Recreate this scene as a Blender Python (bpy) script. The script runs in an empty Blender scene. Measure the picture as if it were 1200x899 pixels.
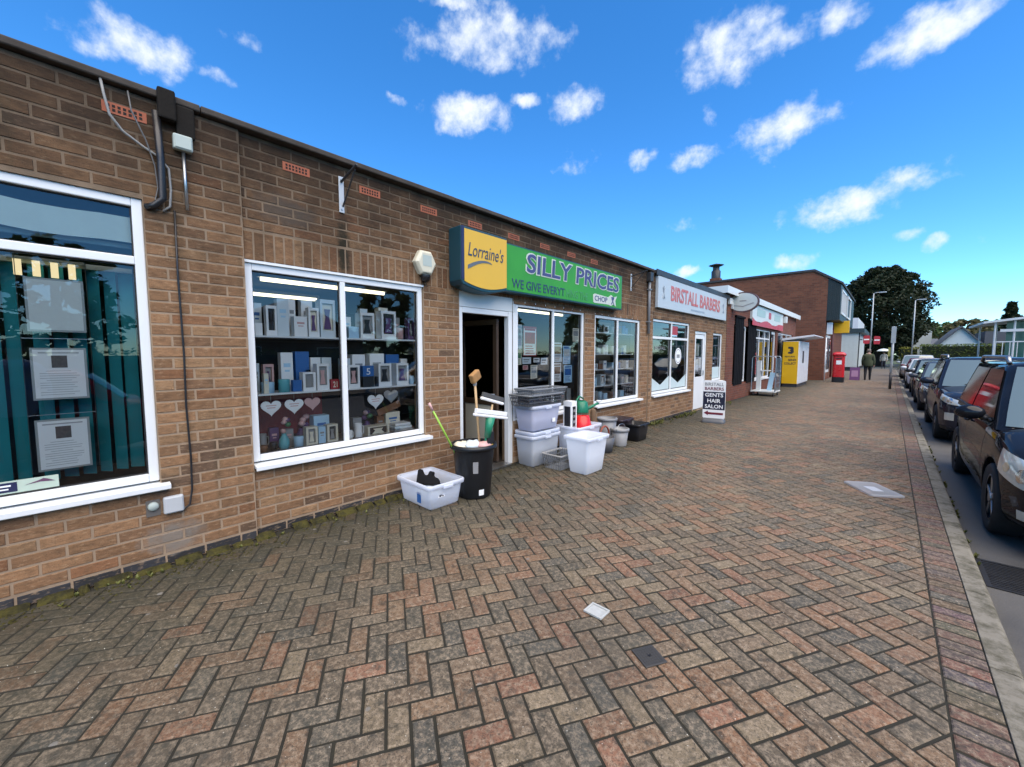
import bpy, bmesh, math, random
from math import radians, sin, cos, pi
from mathutils import Vector, Matrix
random.seed(11)
sc = bpy.context.scene
col = sc.collection

# ------------------------------------------------------------------ camera
CAM = Vector((3.93, 0.0, 1.6))
AZ, PITCH = radians(43.23), radians(4.2)
cam_d = bpy.data.cameras.new('camera')
cam_d.sensor_fit = 'HORIZONTAL'; cam_d.sensor_width = 36.0; cam_d.lens = 36.0 * 470 / 1200
cam_d.clip_start = 0.05; cam_d.clip_end = 3000
cam = bpy.data.objects.new('camera', cam_d); col.objects.link(cam)
cam.location = CAM
cam.rotation_euler = (pi / 2 - PITCH, 0, AZ)
sc.camera = cam
sc.cycles.max_bounces = 6; sc.cycles.diffuse_bounces = 3; sc.cycles.glossy_bounces = 3; sc.cycles.transmission_bounces = 3; sc.cycles.transparent_max_bounces = 10
sc.cycles.use_adaptive_sampling = True; sc.cycles.adaptive_threshold = 0.02
sc.cycles.caustics_reflective = False; sc.cycles.caustics_refractive = False

# ------------------------------------------------------------------ light
SUN_EL, SUN_AZ = radians(58), radians(112)     # azimuth measured from +Y towards +X
SKY_STRENGTH = 0.10
sc.view_settings.view_transform = 'Standard'; sc.view_settings.look = 'None'
sc.view_settings.gamma = 1.0; sc.view_settings.use_curve_mapping = False
sc.view_settings.exposure = 1.48
sun_d = bpy.data.lights.new('sun', 'SUN'); sun_d.energy = 2.2; sun_d.angle = radians(80); sun_d.color = (1.0, 0.86, 0.66)
sun = bpy.data.objects.new('sun', sun_d); col.objects.link(sun)
sdir = Vector((sin(SUN_AZ) * cos(SUN_EL), cos(SUN_AZ) * cos(SUN_EL), sin(SUN_EL)))
sun.rotation_euler = sdir.to_track_quat('Z', 'Y').to_euler(); sun.location = (20, 10, 30)

w = bpy.data.worlds.new('World'); sc.world = w; w.use_nodes = True
nt = w.node_tree; nt.nodes.clear()
N = lambda t: nt.nodes.new(t)
def lk(a, b): nt.links.new(a, b)
def wm(op, a, b=None, c=None):
    n = N('ShaderNodeMath'); n.operation = op
    for i, v in enumerate((a, b, c)):
        if v is None: continue
        if isinstance(v, (int, float)): n.inputs[i].default_value = v
        else: lk(v, n.inputs[i])
    return n.outputs[0]
sky = N('ShaderNodeTexSky'); sky.sky_type = 'NISHITA'; sky.sun_disc = False
sky.sun_elevation = SUN_EL; sky.sun_rotation = SUN_AZ; sky.ozone_density = 2.5; sky.air_density = 1.0; sky.dust_density = 0.25; sky.altitude = 1500
tint = N('ShaderNodeMix'); tint.data_type = 'RGBA'; tint.blend_type = 'MULTIPLY'; tint.inputs[0].default_value = 1.0
hs = N('ShaderNodeHueSaturation'); hs.inputs['Saturation'].default_value = 1.28; hs.inputs['Value'].default_value = 1.06; lk(sky.outputs[0], hs.inputs['Color']); lk(hs.outputs[0], tint.inputs[6]); tint.inputs[7].default_value = (0.70, 0.94, 1.03, 1)
tc = N('ShaderNodeTexCoord')
n1 = N('ShaderNodeTexNoise'); n1.inputs['Scale'].default_value = 9; n1.inputs['Detail'].default_value = 6; n1.inputs['Roughness'].default_value = .6
lk(tc.outputs['Generated'], n1.inputs['Vector'])
n2 = N('ShaderNodeTexNoise'); n2.inputs['Scale'].default_value = 21; n2.inputs['Detail'].default_value = 7; n2.inputs['Roughness'].default_value = .6
lk(tc.outputs['Generated'], n2.inputs['Vector'])
sub = N('ShaderNodeVectorMath'); sub.operation = 'SUBTRACT'; lk(n1.outputs['Color'], sub.inputs[0]); sub.inputs[1].default_value = (.5, .5, .5)
dist = N('ShaderNodeVectorMath'); dist.operation = 'MULTIPLY_ADD'
lk(sub.outputs[0], dist.inputs[0]); dist.inputs[1].default_value = (.075, .075, .075); lk(tc.outputs['Generated'], dist.inputs[2])
CL = [(-84.7,28.4,0.074,0.035,1.00),(-75.5,31.8,0.046,0.017,0.50),(-77.9,28.5,0.039,0.015,0.60),(-46.1,36.1,0.137,0.043,1.00),(-49.6,29.6,0.084,0.034,1.00),(-41.5,31.0,0.038,0.013,0.80),(-34.9,30.6,0.054,0.036,0.75),(-58.5,30.3,0.030,0.014,0.50),(-34.5,24.5,0.051,0.032,0.60),(-25.9,23.9,0.046,0.019,0.80),(-19.7,23.1,0.050,0.021,0.90),(-16.5,32.5,0.084,0.054,1.00),(-10.2,32.5,0.043,0.028,0.60),(-5.3,32.2,0.042,0.026,0.80),(1.2,28.5,0.076,0.032,1.00),(-10.3,24.3,0.080,0.038,1.00),(-17.7,26.7,0.018,0.028,0.50),(-2.7,16.1,0.115,0.031,1.00),(0.6,12.0,0.025,0.016,0.80),(3.1,10.7,0.023,0.015,0.85),(6.3,10.4,0.017,0.012,0.50),(-7.9,10.6,0.048,0.019,0.80),(-19.2,15.8,0.096,0.020,0.30),(-20.0,10.1,0.034,0.015,0.80),(-51.2,39.1,0.108,0.011,0.80)]
rc = random.Random(5)
for k in range(20):      # the same kind of scattered cloud over the rest of the sky
    az = rc.uniform(22, 250); el = rc.uniform(8, 60)
    s = rc.uniform(.04, .13); CL.append((az, el, s, s * rc.uniform(.3, .5), rc.uniform(.6, 1)))
mx = None
for (az, el, a, b, s) in CL:
    a_, e_ = radians(az), radians(el)
    r = Vector((cos(a_), -sin(a_), 0)); u = Vector((-sin(a_) * sin(e_), -cos(a_) * sin(e_), cos(e_)))
    tl = radians(12 if az == 1.2 else (6 if az == -2.7 else 0))
    r, u = r * cos(tl) + u * sin(tl), u * cos(tl) - r * sin(tl)
    d1 = N('ShaderNodeVectorMath'); d1.operation = 'DOT_PRODUCT'; lk(dist.outputs[0], d1.inputs[0]); d1.inputs[1].default_value = r / (a * 1.12)
    d2 = N('ShaderNodeVectorMath'); d2.operation = 'DOT_PRODUCT'; lk(dist.outputs[0], d2.inputs[0]); d2.inputs[1].default_value = u / (b * 1.2)
    q = wm('MULTIPLY_ADD', d2.outputs['Value'], d2.outputs['Value'], wm('MULTIPLY', d1.outputs['Value'], d1.outputs['Value']))
    q = wm('ADD', q, (1 - s) * 1.1)
    mx = q if mx is None else wm('MINIMUM', mx, q)
dens = wm('SUBTRACT', 1.0, mx)
dens = wm('MULTIPLY_ADD', wm('SUBTRACT', n2.outputs['Fac'], .5), 3.0, dens)
dens = wm('MAXIMUM', dens, -0.8)
ss = N('ShaderNodeMapRange'); ss.interpolation_type = 'SMOOTHSTEP'; lk(dens, ss.inputs['Value'])
ss.inputs['From Min'].default_value = 0.0; ss.inputs['From Max'].default_value = 1.45; ss.inputs['To Max'].default_value = 0.97
cc = N('ShaderNodeMapRange'); lk(dens, cc.inputs['Value']); cc.inputs['From Min'].default_value = .5; cc.inputs['From Max'].default_value = 1.8
cmix = N('ShaderNodeMix'); cmix.data_type = 'RGBA'; lk(cc.outputs[0], cmix.inputs[0])
cmix.inputs[6].default_value = (3.4, 3.75, 4.2, 1); cmix.inputs[7].default_value = (4.0, 4.1, 4.25, 1)
smix = N('ShaderNodeMix'); smix.data_type = 'RGBA'; lk(ss.outputs[0], smix.inputs[0]); lk(tint.outputs[2], smix.inputs[6]); lk(cmix.outputs[2], smix.inputs[7])
bg = N('ShaderNodeBackground'); bg.inputs['Strength'].default_value = SKY_STRENGTH; lk(smix.outputs[2], bg.inputs['Color'])
wo = N('ShaderNodeOutputWorld'); lk(bg.outputs[0], wo.inputs['Surface'])

# ------------------------------------------------------------------ helpers
class MB:
    """collects faces for ONE mesh object"""
    def __init__(s): s.v = []; s.f = []; s.c = []; s.m = []; s.cur = None; s.mi = 0
    def add(s, vs, fs):
        o = len(s.v); s.v += [tuple(p) for p in vs]
        for f in fs:
            s.f.append(tuple(o + i for i in f)); s.c.append(s.cur); s.m.append(s.mi)
        return s
    def box(s, x0, x1, y0, y1, z0, z1):
        if x0 > x1: x0, x1 = x1, x0
        if y0 > y1: y0, y1 = y1, y0
        if z0 > z1: z0, z1 = z1, z0
        return s.add([(x0,y0,z0),(x1,y0,z0),(x1,y1,z0),(x0,y1,z0),(x0,y0,z1),(x1,y0,z1),(x1,y1,z1),(x0,y1,z1)],
                     [(0,3,2,1),(4,5,6,7),(0,1,5,4),(1,2,6,5),(2,3,7,6),(3,0,4,7)])
    def obox(s, c, sx, sy, sz, rz=0, rx=0, ry=0):
        M = Matrix.Translation(c) @ Matrix.Rotation(rz, 4, 'Z') @ Matrix.Rotation(ry, 4, 'Y') @ Matrix.Rotation(rx, 4, 'X')
        p = [M @ Vector((a * sx / 2, b * sy / 2, d * sz / 2)) for d in (-1, 1) for (a, b) in ((-1,-1),(1,-1),(1,1),(-1,1))]
        return s.add(p, [(0,3,2,1),(4,5,6,7),(0,1,5,4),(1,2,6,5),(2,3,7,6),(3,0,4,7)])
    def quad(s, a, b, c, d): return s.add([a, b, c, d], [(0,1,2,3)])
    def prism(s, poly, axis, a, b):
        """poly: list of 2d points; extruded along axis ('X','Y','Z') from a to b"""
        def P(p, t):
            return {'X': (t, p[0], p[1]), 'Y': (p[0], t, p[1]), 'Z': (p[0], p[1], t)}[axis]
        n = len(poly)
        vs = [P(p, a) for p in poly] + [P(p, b) for p in poly]
        fs = [tuple(range(n))[::-1], tuple(range(n, 2 * n))] + [(i, (i+1) % n, n + (i+1) % n, n + i) for i in range(n)]
        return s.add(vs, fs)
    def tube(s, pts, r, n=8, caps=True):
        pts = [Vector(p) for p in pts]; rs = r if isinstance(r, (list, tuple)) else [r] * len(pts)
        o = len(s.v); prev = None; vs = []
        for i, p in enumerate(pts):
            t = (pts[min(i+1, len(pts)-1)] - pts[max(i-1, 0)]).normalized()
            a = prev if prev is not None else (Vector((0,0,1)) if abs(t.z) < .9 else Vector((1,0,0)))
            u = (a - t * a.dot(t)).normalized(); v = t.cross(u); prev = u
            vs += [p + (u * cos(2*pi*k/n) + v * sin(2*pi*k/n)) * rs[i] for k in range(n)]
        fs = [(i*n+k, i*n+(k+1) % n, (i+1)*n+(k+1) % n, (i+1)*n+k) for i in range(len(pts)-1) for k in range(n)]
        if caps: fs += [tuple(range(n))[::-1], tuple((len(pts)-1)*n + k for k in range(n))]
        return s.add(vs, fs)
    def lathe(s, prof, c=(0,0,0), n=24, axis='Z', caps=False):
        vs = []
        for (r, z) in prof:
            for k in range(n):
                a = 2*pi*k/n; x, y = r*cos(a), r*sin(a)
                vs.append({'Z': (c[0]+x, c[1]+y, c[2]+z), 'X': (c[0]+z, c[1]+x, c[2]+y), 'Y': (c[0]+x, c[1]+z, c[2]-y)}[axis])
        m = len(prof)
        fs = [(i*n+k, i*n+(k+1) % n, (i+1)*n+(k+1) % n, (i+1)*n+k) for i in range(m-1) for k in range(n)]
        if caps: fs += [tuple(range(n))[::-1], tuple((m-1)*n + k for k in range(n))]
        return s.add(vs, fs)
    def blob(s, c, rx, ry, rz, n=10, jit=0.0, seed=0):
        rr = random.Random(seed); vs = []; m = n // 2 + 1
        for i in range(m):
            th = pi * i / (m - 1)
            for k in range(n):
                a = 2*pi*k/n; j = 1 + rr.uniform(-jit, jit) * (1 if 0 < i < m-1 else 0)
                vs.append((c[0]+rx*j*sin(th)*cos(a), c[1]+ry*j*sin(th)*sin(a), c[2]+rz*j*cos(th)))
        fs = [(i*n+k, i*n+(k+1) % n, (i+1)*n+(k+1) % n, (i+1)*n+k)[::-1] for i in range(m-1) for k in range(n)]
        return s.add(vs, fs)
    def mesh(s, name, mats, smooth=False):
        me = bpy.data.meshes.new(name); me.from_pydata(s.v, [], s.f)
        for m in (mats if isinstance(mats, (list, tuple)) else [mats]): me.materials.append(m)
        if any(s.m): me.polygons.foreach_set('material_index', s.m)
        if any(c is not None for c in s.c):
            at = me.color_attributes.new('tone', 'FLOAT_COLOR', 'CORNER'); buf = []
            for f, c in zip(s.f, s.c): buf += list((c or (1,1,1)) + (1,)) * len(f)
            at.data.foreach_set('color', buf)
        if smooth: me.polygons.foreach_set('use_smooth', [True] * len(s.f))
        me.update(); return me
    def build(s, name, mat, parent=None, smooth=False, bevel=0, weld=False, local=False):
        me = s.mesh(name, mat, smooth); o = bpy.data.objects.new(name, me); col.objects.link(o)
        if weld:
            b = bmesh.new(); b.from_mesh(me); bmesh.ops.remove_doubles(b, verts=b.verts, dist=1e-4)
            bmesh.ops.recalc_face_normals(b, faces=b.faces); b.to_mesh(me); b.free()
        if parent is not None: attach(o, parent, local)
        if bevel:
            md = o.modifiers.new('bevel', 'BEVEL'); md.width = bevel; md.segments = 2; md.limit_method = 'ANGLE'; md.angle_limit = radians(40)
        return o
def attach(o, parent, local=False):
    o.parent = parent
    if not local and parent.parent is None: o.matrix_parent_inverse = parent.matrix_basis.inverted()
def tag(o, label, cat, group=None, kind=None):
    if label: o['label'] = label
    if cat: o['category'] = cat
    if group: o['group'] = group
    if kind: o['kind'] = kind
    return o
def thing(name, label, cat, loc=(0,0,0), rz=0, group=None):
    o = bpy.data.objects.new(name, None); col.objects.link(o); o.empty_display_size = .1
    o.location = loc; o.rotation_euler = (0, 0, rz)
    o.matrix_basis = Matrix.Translation(loc) @ Matrix.Rotation(rz, 4, 'Z')
    return tag(o, label, cat, group)
def struct(o): o['kind'] = 'structure'; return o
def copy_tree(o, parent=None):
    c = o.copy(); col.objects.link(c)
    if parent is not None: c.parent = parent
    for ch in o.children: copy_tree(ch, c)
    return c
def project(p):
    q = Vector(p) - CAM
    f = Vector((-sin(AZ)*cos(PITCH), cos(AZ)*cos(PITCH), -sin(PITCH))); r = Vector((cos(AZ), sin(AZ), 0)); u = r.cross(f)
    z = q.dot(f)
    if z < .05: return None
    return 600 + 470*q.dot(r)/z, 449.5 - 470*q.dot(u)/z

# text as mesh, mapped onto a plane: face 'X' looks towards +X (reads along +Y), '-Y' looks towards -Y (reads along +X)
def lettering(txt, name, mat, parent, org, w, h, face='X', bold=0.0, shear=0.0, depth=.004, rise=0.0, local=False, res=3):
    cu = bpy.data.curves.new('t', 'FONT'); cu.body = txt; cu.size = 1; cu.extrude = .5; cu.offset = bold; cu.shear = shear; cu.resolution_u = res
    o = bpy.data.objects.new('t', cu); col.objects.link(o)
    dg = bpy.context.evaluated_depsgraph_get(); dg.update()
    me = bpy.data.meshes.new_from_object(o.evaluated_get(dg)); bpy.data.objects.remove(o); bpy.data.curves.remove(cu)
    xs = [v.co.x for v in me.vertices]; ys = [v.co.y for v in me.vertices]
    x0, x1, y0, y1 = min(xs), max(xs), min(ys), max(ys)
    for v in me.vertices:
        a = (v.co.x - x0) / (x1 - x0) * w; b = (v.co.y - y0) / (y1 - y0) * h + rise * a; c = (v.co.z + .5) * depth
        v.co = (org[0] + c, org[1] + a, org[2] + b) if face == 'X' else (org[0] + a, org[1] - c, org[2] + b)
    me.name = name; me.materials.clear(); me.materials.append(mat)
    o = bpy.data.objects.new(name, me); col.objects.link(o); attach(o, parent, local); return o

# ------------------------------------------------------------------ materials
class MT:
    def __init__(s, name):
        s.m = bpy.data.materials.new(name); s.m.use_nodes = True; s.t = s.m.node_tree; s.t.nodes.clear()
        s.o = s.n('ShaderNodeOutputMaterial')
    def n(s, t, **k):
        x = s.t.nodes.new(t)
        for a, b in k.items(): setattr(x, a, b)
        return x
    def l(s, a, b): s.t.links.new(a, b)
    def pos(s): return s.n('ShaderNodeNewGeometry').outputs['Position']
    def obj(s): return s.n('ShaderNodeTexCoord').outputs['Object']
    def noise(s, vec, scale, detail=4, rough=.55, dist=0):
        x = s.n('ShaderNodeTexNoise'); x.inputs['Scale'].default_value = scale; x.inputs['Detail'].default_value = detail
        x.inputs['Roughness'].default_value = rough; x.inputs['Distortion'].default_value = dist; s.l(vec, x.inputs['Vector']); return x.outputs['Fac']
    def ramp(s, fac, stops):
        r = s.n('ShaderNodeValToRGB'); s.l(fac, r.inputs[0]); e = r.color_ramp.elements
        while len(e) < len(stops): e.new(.5)
        for x, (p, c) in zip(e, stops): x.position = p; x.color = (c, c, c, 1) if isinstance(c, (int, float)) else tuple(c) + (1,)
        return r.outputs[0]
    def mix(s, a, b, fac, mode='MIX'):
        x = s.n('ShaderNodeMix', data_type='RGBA', blend_type=mode)
        for i, v in ((6, a), (7, b)):
            if isinstance(v, tuple): x.inputs[i].default_value = v + (1,) if len(v) == 3 else v
            else: s.l(v, x.inputs[i])
        if isinstance(fac, (int, float)): x.inputs[0].default_value = fac
        else: s.l(fac, x.inputs[0])
        return x.outputs[2]
    def math(s, op, a, b=None):
        x = s.n('ShaderNodeMath', operation=op)
        for i, v in enumerate((a, b)):
            if v is None: continue
            if isinstance(v, (int, float)): x.inputs[i].default_value = v
            else: s.l(v, x.inputs[i])
        return x.outputs[0]
    def bsdf(s, colr, rough=.7, metal=0, bump=None, bstr=.3, bdist=.01, coat=0, spec=.5, **kw):
        p = s.n('ShaderNodeBsdfPrincipled')
        if isinstance(colr, tuple): p.inputs['Base Color'].default_value = colr + (1,)
        else: s.l(colr, p.inputs['Base Color'])
        if isinstance(rough, (int, float)): p.inputs['Roughness'].default_value = rough
        else: s.l(rough, p.inputs['Roughness'])
        p.inputs['Metallic'].default_value = metal; p.inputs['Coat Weight'].default_value = coat; p.inputs['Coat Roughness'].default_value = .03
        p.inputs['Specular IOR Level'].default_value = spec
        for k, v in kw.items(): p.inputs[k].default_value = v
        if bump is not None:
            b = s.n('ShaderNodeBump'); b.inputs['Strength'].default_value = bstr; b.inputs['Distance'].default_value = bdist
            s.l(bump, b.inputs['Height']); s.l(b.outputs[0], p.inputs['Normal'])
        s.l(p.outputs[0], s.o.inputs['Surface']); return p
_cache = {}
def pm(name, c, rough=.55, metal=0, var=.12, scale=6, bump=0, bscale=60, coat=0, spec=.5):
    """plain painted / moulded surface with slight tonal variation"""
    if name in _cache: return _cache[name]
    t = MT(name); v = t.pos()
    f = t.noise(v, scale, 5, .6)
    c2 = t.mix(tuple(x * (1 - var) for x in c), tuple(min(1, x * (1 + var)) for x in c), f)
    b = t.noise(v, bscale, 3) if bump else None
    rr = t.ramp(f, [(.3, max(.02, rough * .85)), (.75, min(1, rough * 1.15))])
    t.bsdf(c2, rr, metal, b, bump, .004, coat, spec); _cache[name] = t.m; return t.m
def emis(name, c, s):
    t = MT(name); e = t.n('ShaderNodeEmission'); e.inputs[0].default_value = c + (1,); e.inputs[1].default_value = s; t.l(e.outputs[0], t.o.inputs[0]); return t.m
def glass_mat(name, tintc=(.94, .97, .96), boost=1.0, rough=0.0):
    t = MT(name); fr = t.n('ShaderNodeFresnel'); fr.inputs['IOR'].default_value = 1.52
    f = t.math('MINIMUM', t.math('MULTIPLY', fr.outputs[0], 1.5 * boost), 1.0)
    tr = t.n('ShaderNodeBsdfTransparent'); tr.inputs[0].default_value = tintc + (1,)
    gl = t.n('ShaderNodeBsdfGlossy'); gl.inputs['Roughness'].default_value = rough; gl.inputs[0].default_value = (.95, .97, 1, 1)
    b = t.n('ShaderNodeBump'); b.inputs['Strength'].default_value = .02; b.inputs['Distance'].default_value = .01
    t.l(t.noise(t.pos(), 1.6, 1), b.inputs['Height']); t.l(b.outputs[0], gl.inputs['Normal'])
    mx = t.n('ShaderNodeMixShader'); t.l(f, mx.inputs[0]); t.l(tr.outputs[0], mx.inputs[1]); t.l(gl.outputs[0], mx.inputs[2]); t.l(mx.outputs[0], t.o.inputs[0]); return t.m
def clear_plastic(name, c, alpha, rough=.25):
    t = MT(name); p = t.bsdf(c, rough); p.inputs['Alpha'].default_value = alpha
    tl = t.n('ShaderNodeBsdfTranslucent'); tl.inputs[0].default_value = c + (1,)
    mx = t.n('ShaderNodeMixShader'); mx.inputs[0].default_value = .5
    p.inputs['Alpha'].default_value = 1
    t.l(p.outputs[0], mx.inputs[1]); t.l(tl.outputs[0], mx.inputs[2])
    tr = t.n('ShaderNodeBsdfTransparent'); tr.inputs[0].default_value = (.95, .97, 1, 1)
    m2 = t.n('ShaderNodeMixShader'); m2.inputs[0].default_value = alpha
    t.l(tr.outputs[0], m2.inputs[1]); t.l(mx.outputs[0], m2.inputs[2]); t.l(m2.outputs[0], t.o.inputs[0]); return t.m

def piece_colour(t, src):
    if src == 'obj': return t.n('ShaderNodeObjectInfo').outputs['Color']
    a = t.n('ShaderNodeAttribute'); a.attribute_name = 'tone'; return a.outputs['Color']
def paver_mat(src):
    t = MT('clay_paver_' + src); v = t.pos(); c = piece_colour(t, src)
    m = t.noise(v, 38, 4, .7)          # mottled worn clay face
    c = t.mix(c, t.mix(c, (.38, .30, .21), .55), t.ramp(m, [(.45, 0), (.62, 1)]))
    g = t.noise(v, 85, 3, .75, 1.2)
    c = t.mix(c, (.032, .028, .022), t.ramp(g, [(.34, .8), (.52, 0)]))
    c = t.mix(c, (.034, .036, .03), t.ramp(t.noise(v, 15, 3, .6), [(.53, 0), (.70, .7)]))      # black lichen patches
    big = t.noise(v, .8, 3, .6)
    c = t.mix(c, (.06, .057, .046), t.ramp(big, [(.48, 0), (.72, .5)]))      # large damp grimy areas
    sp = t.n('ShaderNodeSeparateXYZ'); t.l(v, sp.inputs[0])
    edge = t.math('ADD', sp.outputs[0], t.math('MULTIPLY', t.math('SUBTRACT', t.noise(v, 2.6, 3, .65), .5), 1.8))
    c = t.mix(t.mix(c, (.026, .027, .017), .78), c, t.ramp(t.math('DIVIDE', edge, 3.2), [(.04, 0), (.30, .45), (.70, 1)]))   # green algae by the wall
    wh = t.n('ShaderNodeTexVoronoi'); wh.inputs['Scale'].default_value = 26; t.l(v, wh.inputs['Vector'])
    c = t.mix(c, (.55, .53, .46), t.ramp(wh.outputs['Distance'], [(.045, .8), (.075, 0)]))     # bird lime and grit
    gu = t.n('ShaderNodeTexVoronoi'); gu.inputs['Scale'].default_value = 4.3; t.l(v, gu.inputs['Vector'])
    c = t.mix(c, (.19, .18, .16), t.ramp(gu.outputs['Distance'], [(.055, .75), (.075, 0)]))     # trodden gum
    h = t.math('ADD', t.math('MULTIPLY', m, .6), t.math('MULTIPLY', g, .5))
    t.bsdf(c, t.ramp(m, [(.3, .85), (.7, .66)]), 0, h, .8, .006, spec=.3); return t.m
def blotch(t, nz, sp, c, cy, cz, ry, rz, colr, amt):
    dy = t.math('DIVIDE', t.math('SUBTRACT', sp.outputs[1], cy), ry); dz = t.math('DIVIDE', t.math('SUBTRACT', sp.outputs[2], cz), rz)
    d = t.math('ADD', t.math('MULTIPLY', dy, dy), t.math('MULTIPLY', dz, dz)); d = t.math('ADD', d, nz)
    return t.mix(c, colr, t.ramp(d, [(.15, amt), (.95, 0)]))
def brick_mat(src):
    t = MT('facing_brick_' + src); v = t.pos(); c = piece_colour(t, src)
    mp = t.n('ShaderNodeMapping'); mp.inputs['Scale'].default_value = (1, 1, 3.2); t.l(v, mp.inputs[0])
    m = t.noise(mp.outputs[0], 14, 4, .65)
    c = t.mix(t.mix(c, (.03, .02, .014), .4), c, t.ramp(m, [(.33, 0), (.54, 1)]))
    c = t.mix(c, t.mix(c, (.50, .34, .20), .5), t.ramp(t.noise(mp.outputs[0], 22, 3, .6), [(.55, 0), (.75, 1)]))
    g = t.noise(v, 150, 2, .7)
    c = t.mix(c, (.035, .025, .018), t.ramp(g, [(.30, .6), (.42, 0)]))
    sp = t.n('ShaderNodeSeparateXYZ'); t.l(v, sp.inputs[0])
    e = t.math('ADD', sp.outputs[2], t.math('MULTIPLY', t.math('SUBTRACT', t.noise(v, 2.2, 3, .65), .5), 1.6))
    c = t.mix(c, (.011, .008, .006), t.ramp(t.math('DIVIDE', e, 4.0), [(.52, 0), (.70, .55), (.80, .80), (.92, .95)]))      # soot and weather staining at the parapet
    st = t.n('ShaderNodeMapping'); st.inputs['Scale'].default_value = (1, 5, .35); t.l(v, st.inputs[0])
    c = t.mix(c, (.036, .036, .020), t.ramp(t.noise(st.outputs[0], 1.4, 3, .6), [(.58, 0), (.78, .55)]))
    nz = t.math('MULTIPLY', t.math('SUBTRACT', t.noise(v, 14, 3, .65), .5), 1.6)
    c = blotch(t, nz, sp, c, 1.80, 2.62, .075, .42, (.012, .013, .008), .9); c = blotch(t, nz, sp, c, .40, .20, .22, .15, (.20, .185, .16), .75); c = blotch(t, nz, sp, c, 1.30, 2.86, .30, .16, (.06, .055, .048), .6); c = blotch(t, nz, sp, c, .36, .62, .10, .10, (.03, .026, .02), .7)
    h = t.math('ADD', m, t.math('MULTIPLY', g, .5))
    t.bsdf(c, .88, 0, h, .55, .005, spec=.25); return t.m
def mortar_mat(name='mortar', c=(.40, .29, .195)):
    t = MT(name); v = t.pos()
    c1 = t.mix(c, tuple(x * .55 for x in c), t.noise(v, 9, 5, .65))
    sp = t.n('ShaderNodeSeparateXYZ'); t.l(v, sp.inputs[0])
    e = t.math('ADD', sp.outputs[2], t.math('MULTIPLY', t.math('SUBTRACT', t.noise(v, 2.2, 3, .65), .5), 1.6))
    c1 = t.mix(c1, (.018, .014, .011), t.ramp(t.math('DIVIDE', e, 4.0), [(.52, 0), (.72, .5), (.90, .88)]))
    t.bsdf(c1, .95, 0, t.noise(v, 120, 2), .6, .004, spec=.2); return t.m
def brickwork_mat(name, c1, c2, mortar, axis, bw=.225, bh=.075):
    """brickwork too far away to tell the pieces apart"""
    t = MT(name); v = t.pos(); sp = t.n('ShaderNodeSeparateXYZ'); t.l(v, sp.inputs[0]); cb = t.n('ShaderNodeCombineXYZ')
    t.l(sp.outputs[0 if axis == 'Y' else 1], cb.inputs[0]); t.l(sp.outputs[2], cb.inputs[1])
    b = t.n('ShaderNodeTexBrick'); t.l(cb.outputs[0], b.inputs['Vector']); b.inputs['Scale'].default_value = 1
    b.inputs['Brick Width'].default_value = bw; b.inputs['Row Height'].default_value = bh; b.inputs['Mortar Size'].default_value = .006
    b.inputs['Color1'].default_value = c1 + (1,); b.inputs['Color2'].default_value = c2 + (1,); b.inputs['Mortar'].default_value = mortar + (1,)
    b.inputs['Bias'].default_value = -.1
    c = t.mix(b.outputs['Color'], (.05, .03, .025), t.ramp(t.noise(v, .9, 5, .65), [(.5, 0), (.75, .55)]))
    t.bsdf(c, .9, 0, t.math('ADD', b.outputs['Fac'], t.math('MULTIPLY', t.noise(v, 30, 3), -.4)), -.4, .006, spec=.25); return t.m

M_pav_o, M_pav_a = paver_mat('obj'), paver_mat('attr')
M_br_o, M_br_a = brick_mat('obj'), brick_mat('attr')
M_mortar = mortar_mat()
M_upvc = pm('white_upvc', (.74, .76, .76), .32, var=.05, scale=3)
M_upvc_old = pm('dull_white_paint', (.62, .65, .64), .45, var=.08, scale=3)
M_gasket = pm('black_rubber_gasket', (.015, .015, .016), .6)
M_glass = glass_mat('shop_glass')
M_glass_dark = glass_mat('tinted_glass', (.55, .68, .66))
M_black = pm('black_plastic', (.012, .012, .014), .38, bump=.1)
M_steel = pm('galvanised_steel', (.42, .44, .45), .42, 1, .2, 12)
M_dark_metal = pm('dark_painted_metal', (.03, .03, .032), .5)
M_felt = pm('weathered_coping', (.058, .05, .043), .95, var=.75, scale=7, bump=.5, spec=.2)
M_paper = pm('white_paper', (.86, .88, .87), .75, var=.04)
M_ink = pm('black_ink', (.03, .03, .035), .7)
M_lamp = emis('fluorescent_tube', (1.0, .88, .58), 1.1); M_strip = emis('warm_light_strip', (1.0, .82, .48), .36)
M_wood = pm('pale_broom_wood', (.50, .34, .18), .6, var=.2, scale=14)
M_grey = pm('grey_plastic', (.20, .205, .215), .45)
M_card = pm('white_card', (.72, .72, .71), .55, var=.05)
# ------------------------------------------------------------------ ground, road, pavement
def asphalt_mat(name, c, sc_=90):
    t = MT(name); v = t.pos(); n = t.noise(v, sc_, 5, .7)
    k = t.mix(tuple(x * .6 for x in c), tuple(x * 1.5 for x in c), n)
    k = t.mix(k, tuple(x * .45 for x in c), t.ramp(t.noise(v, 1.1, 5, .6), [(.48, 0), (.7, .7)]))
    t.bsdf(k, t.ramp(t.noise(v, 1.1, 5, .6), [(.4, .85), (.75, .5)]), 0, n, .6, .008, spec=.4); return t.m
M_asph = asphalt_mat('road_asphalt', (.088, .084, .077))
t = MT('rough_grass'); v = t.pos()
t.bsdf(t.mix(t.mix((.04, .07, .015), (.09, .11, .03), t.noise(v, .3, 6)), (.05, .05, .05), t.ramp(t.noise(v, .02, 3), [(.45, 0), (.55, .8)])), .95, 0, t.noise(v, 6, 5), .5, .1); M_grass = t.m
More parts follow.
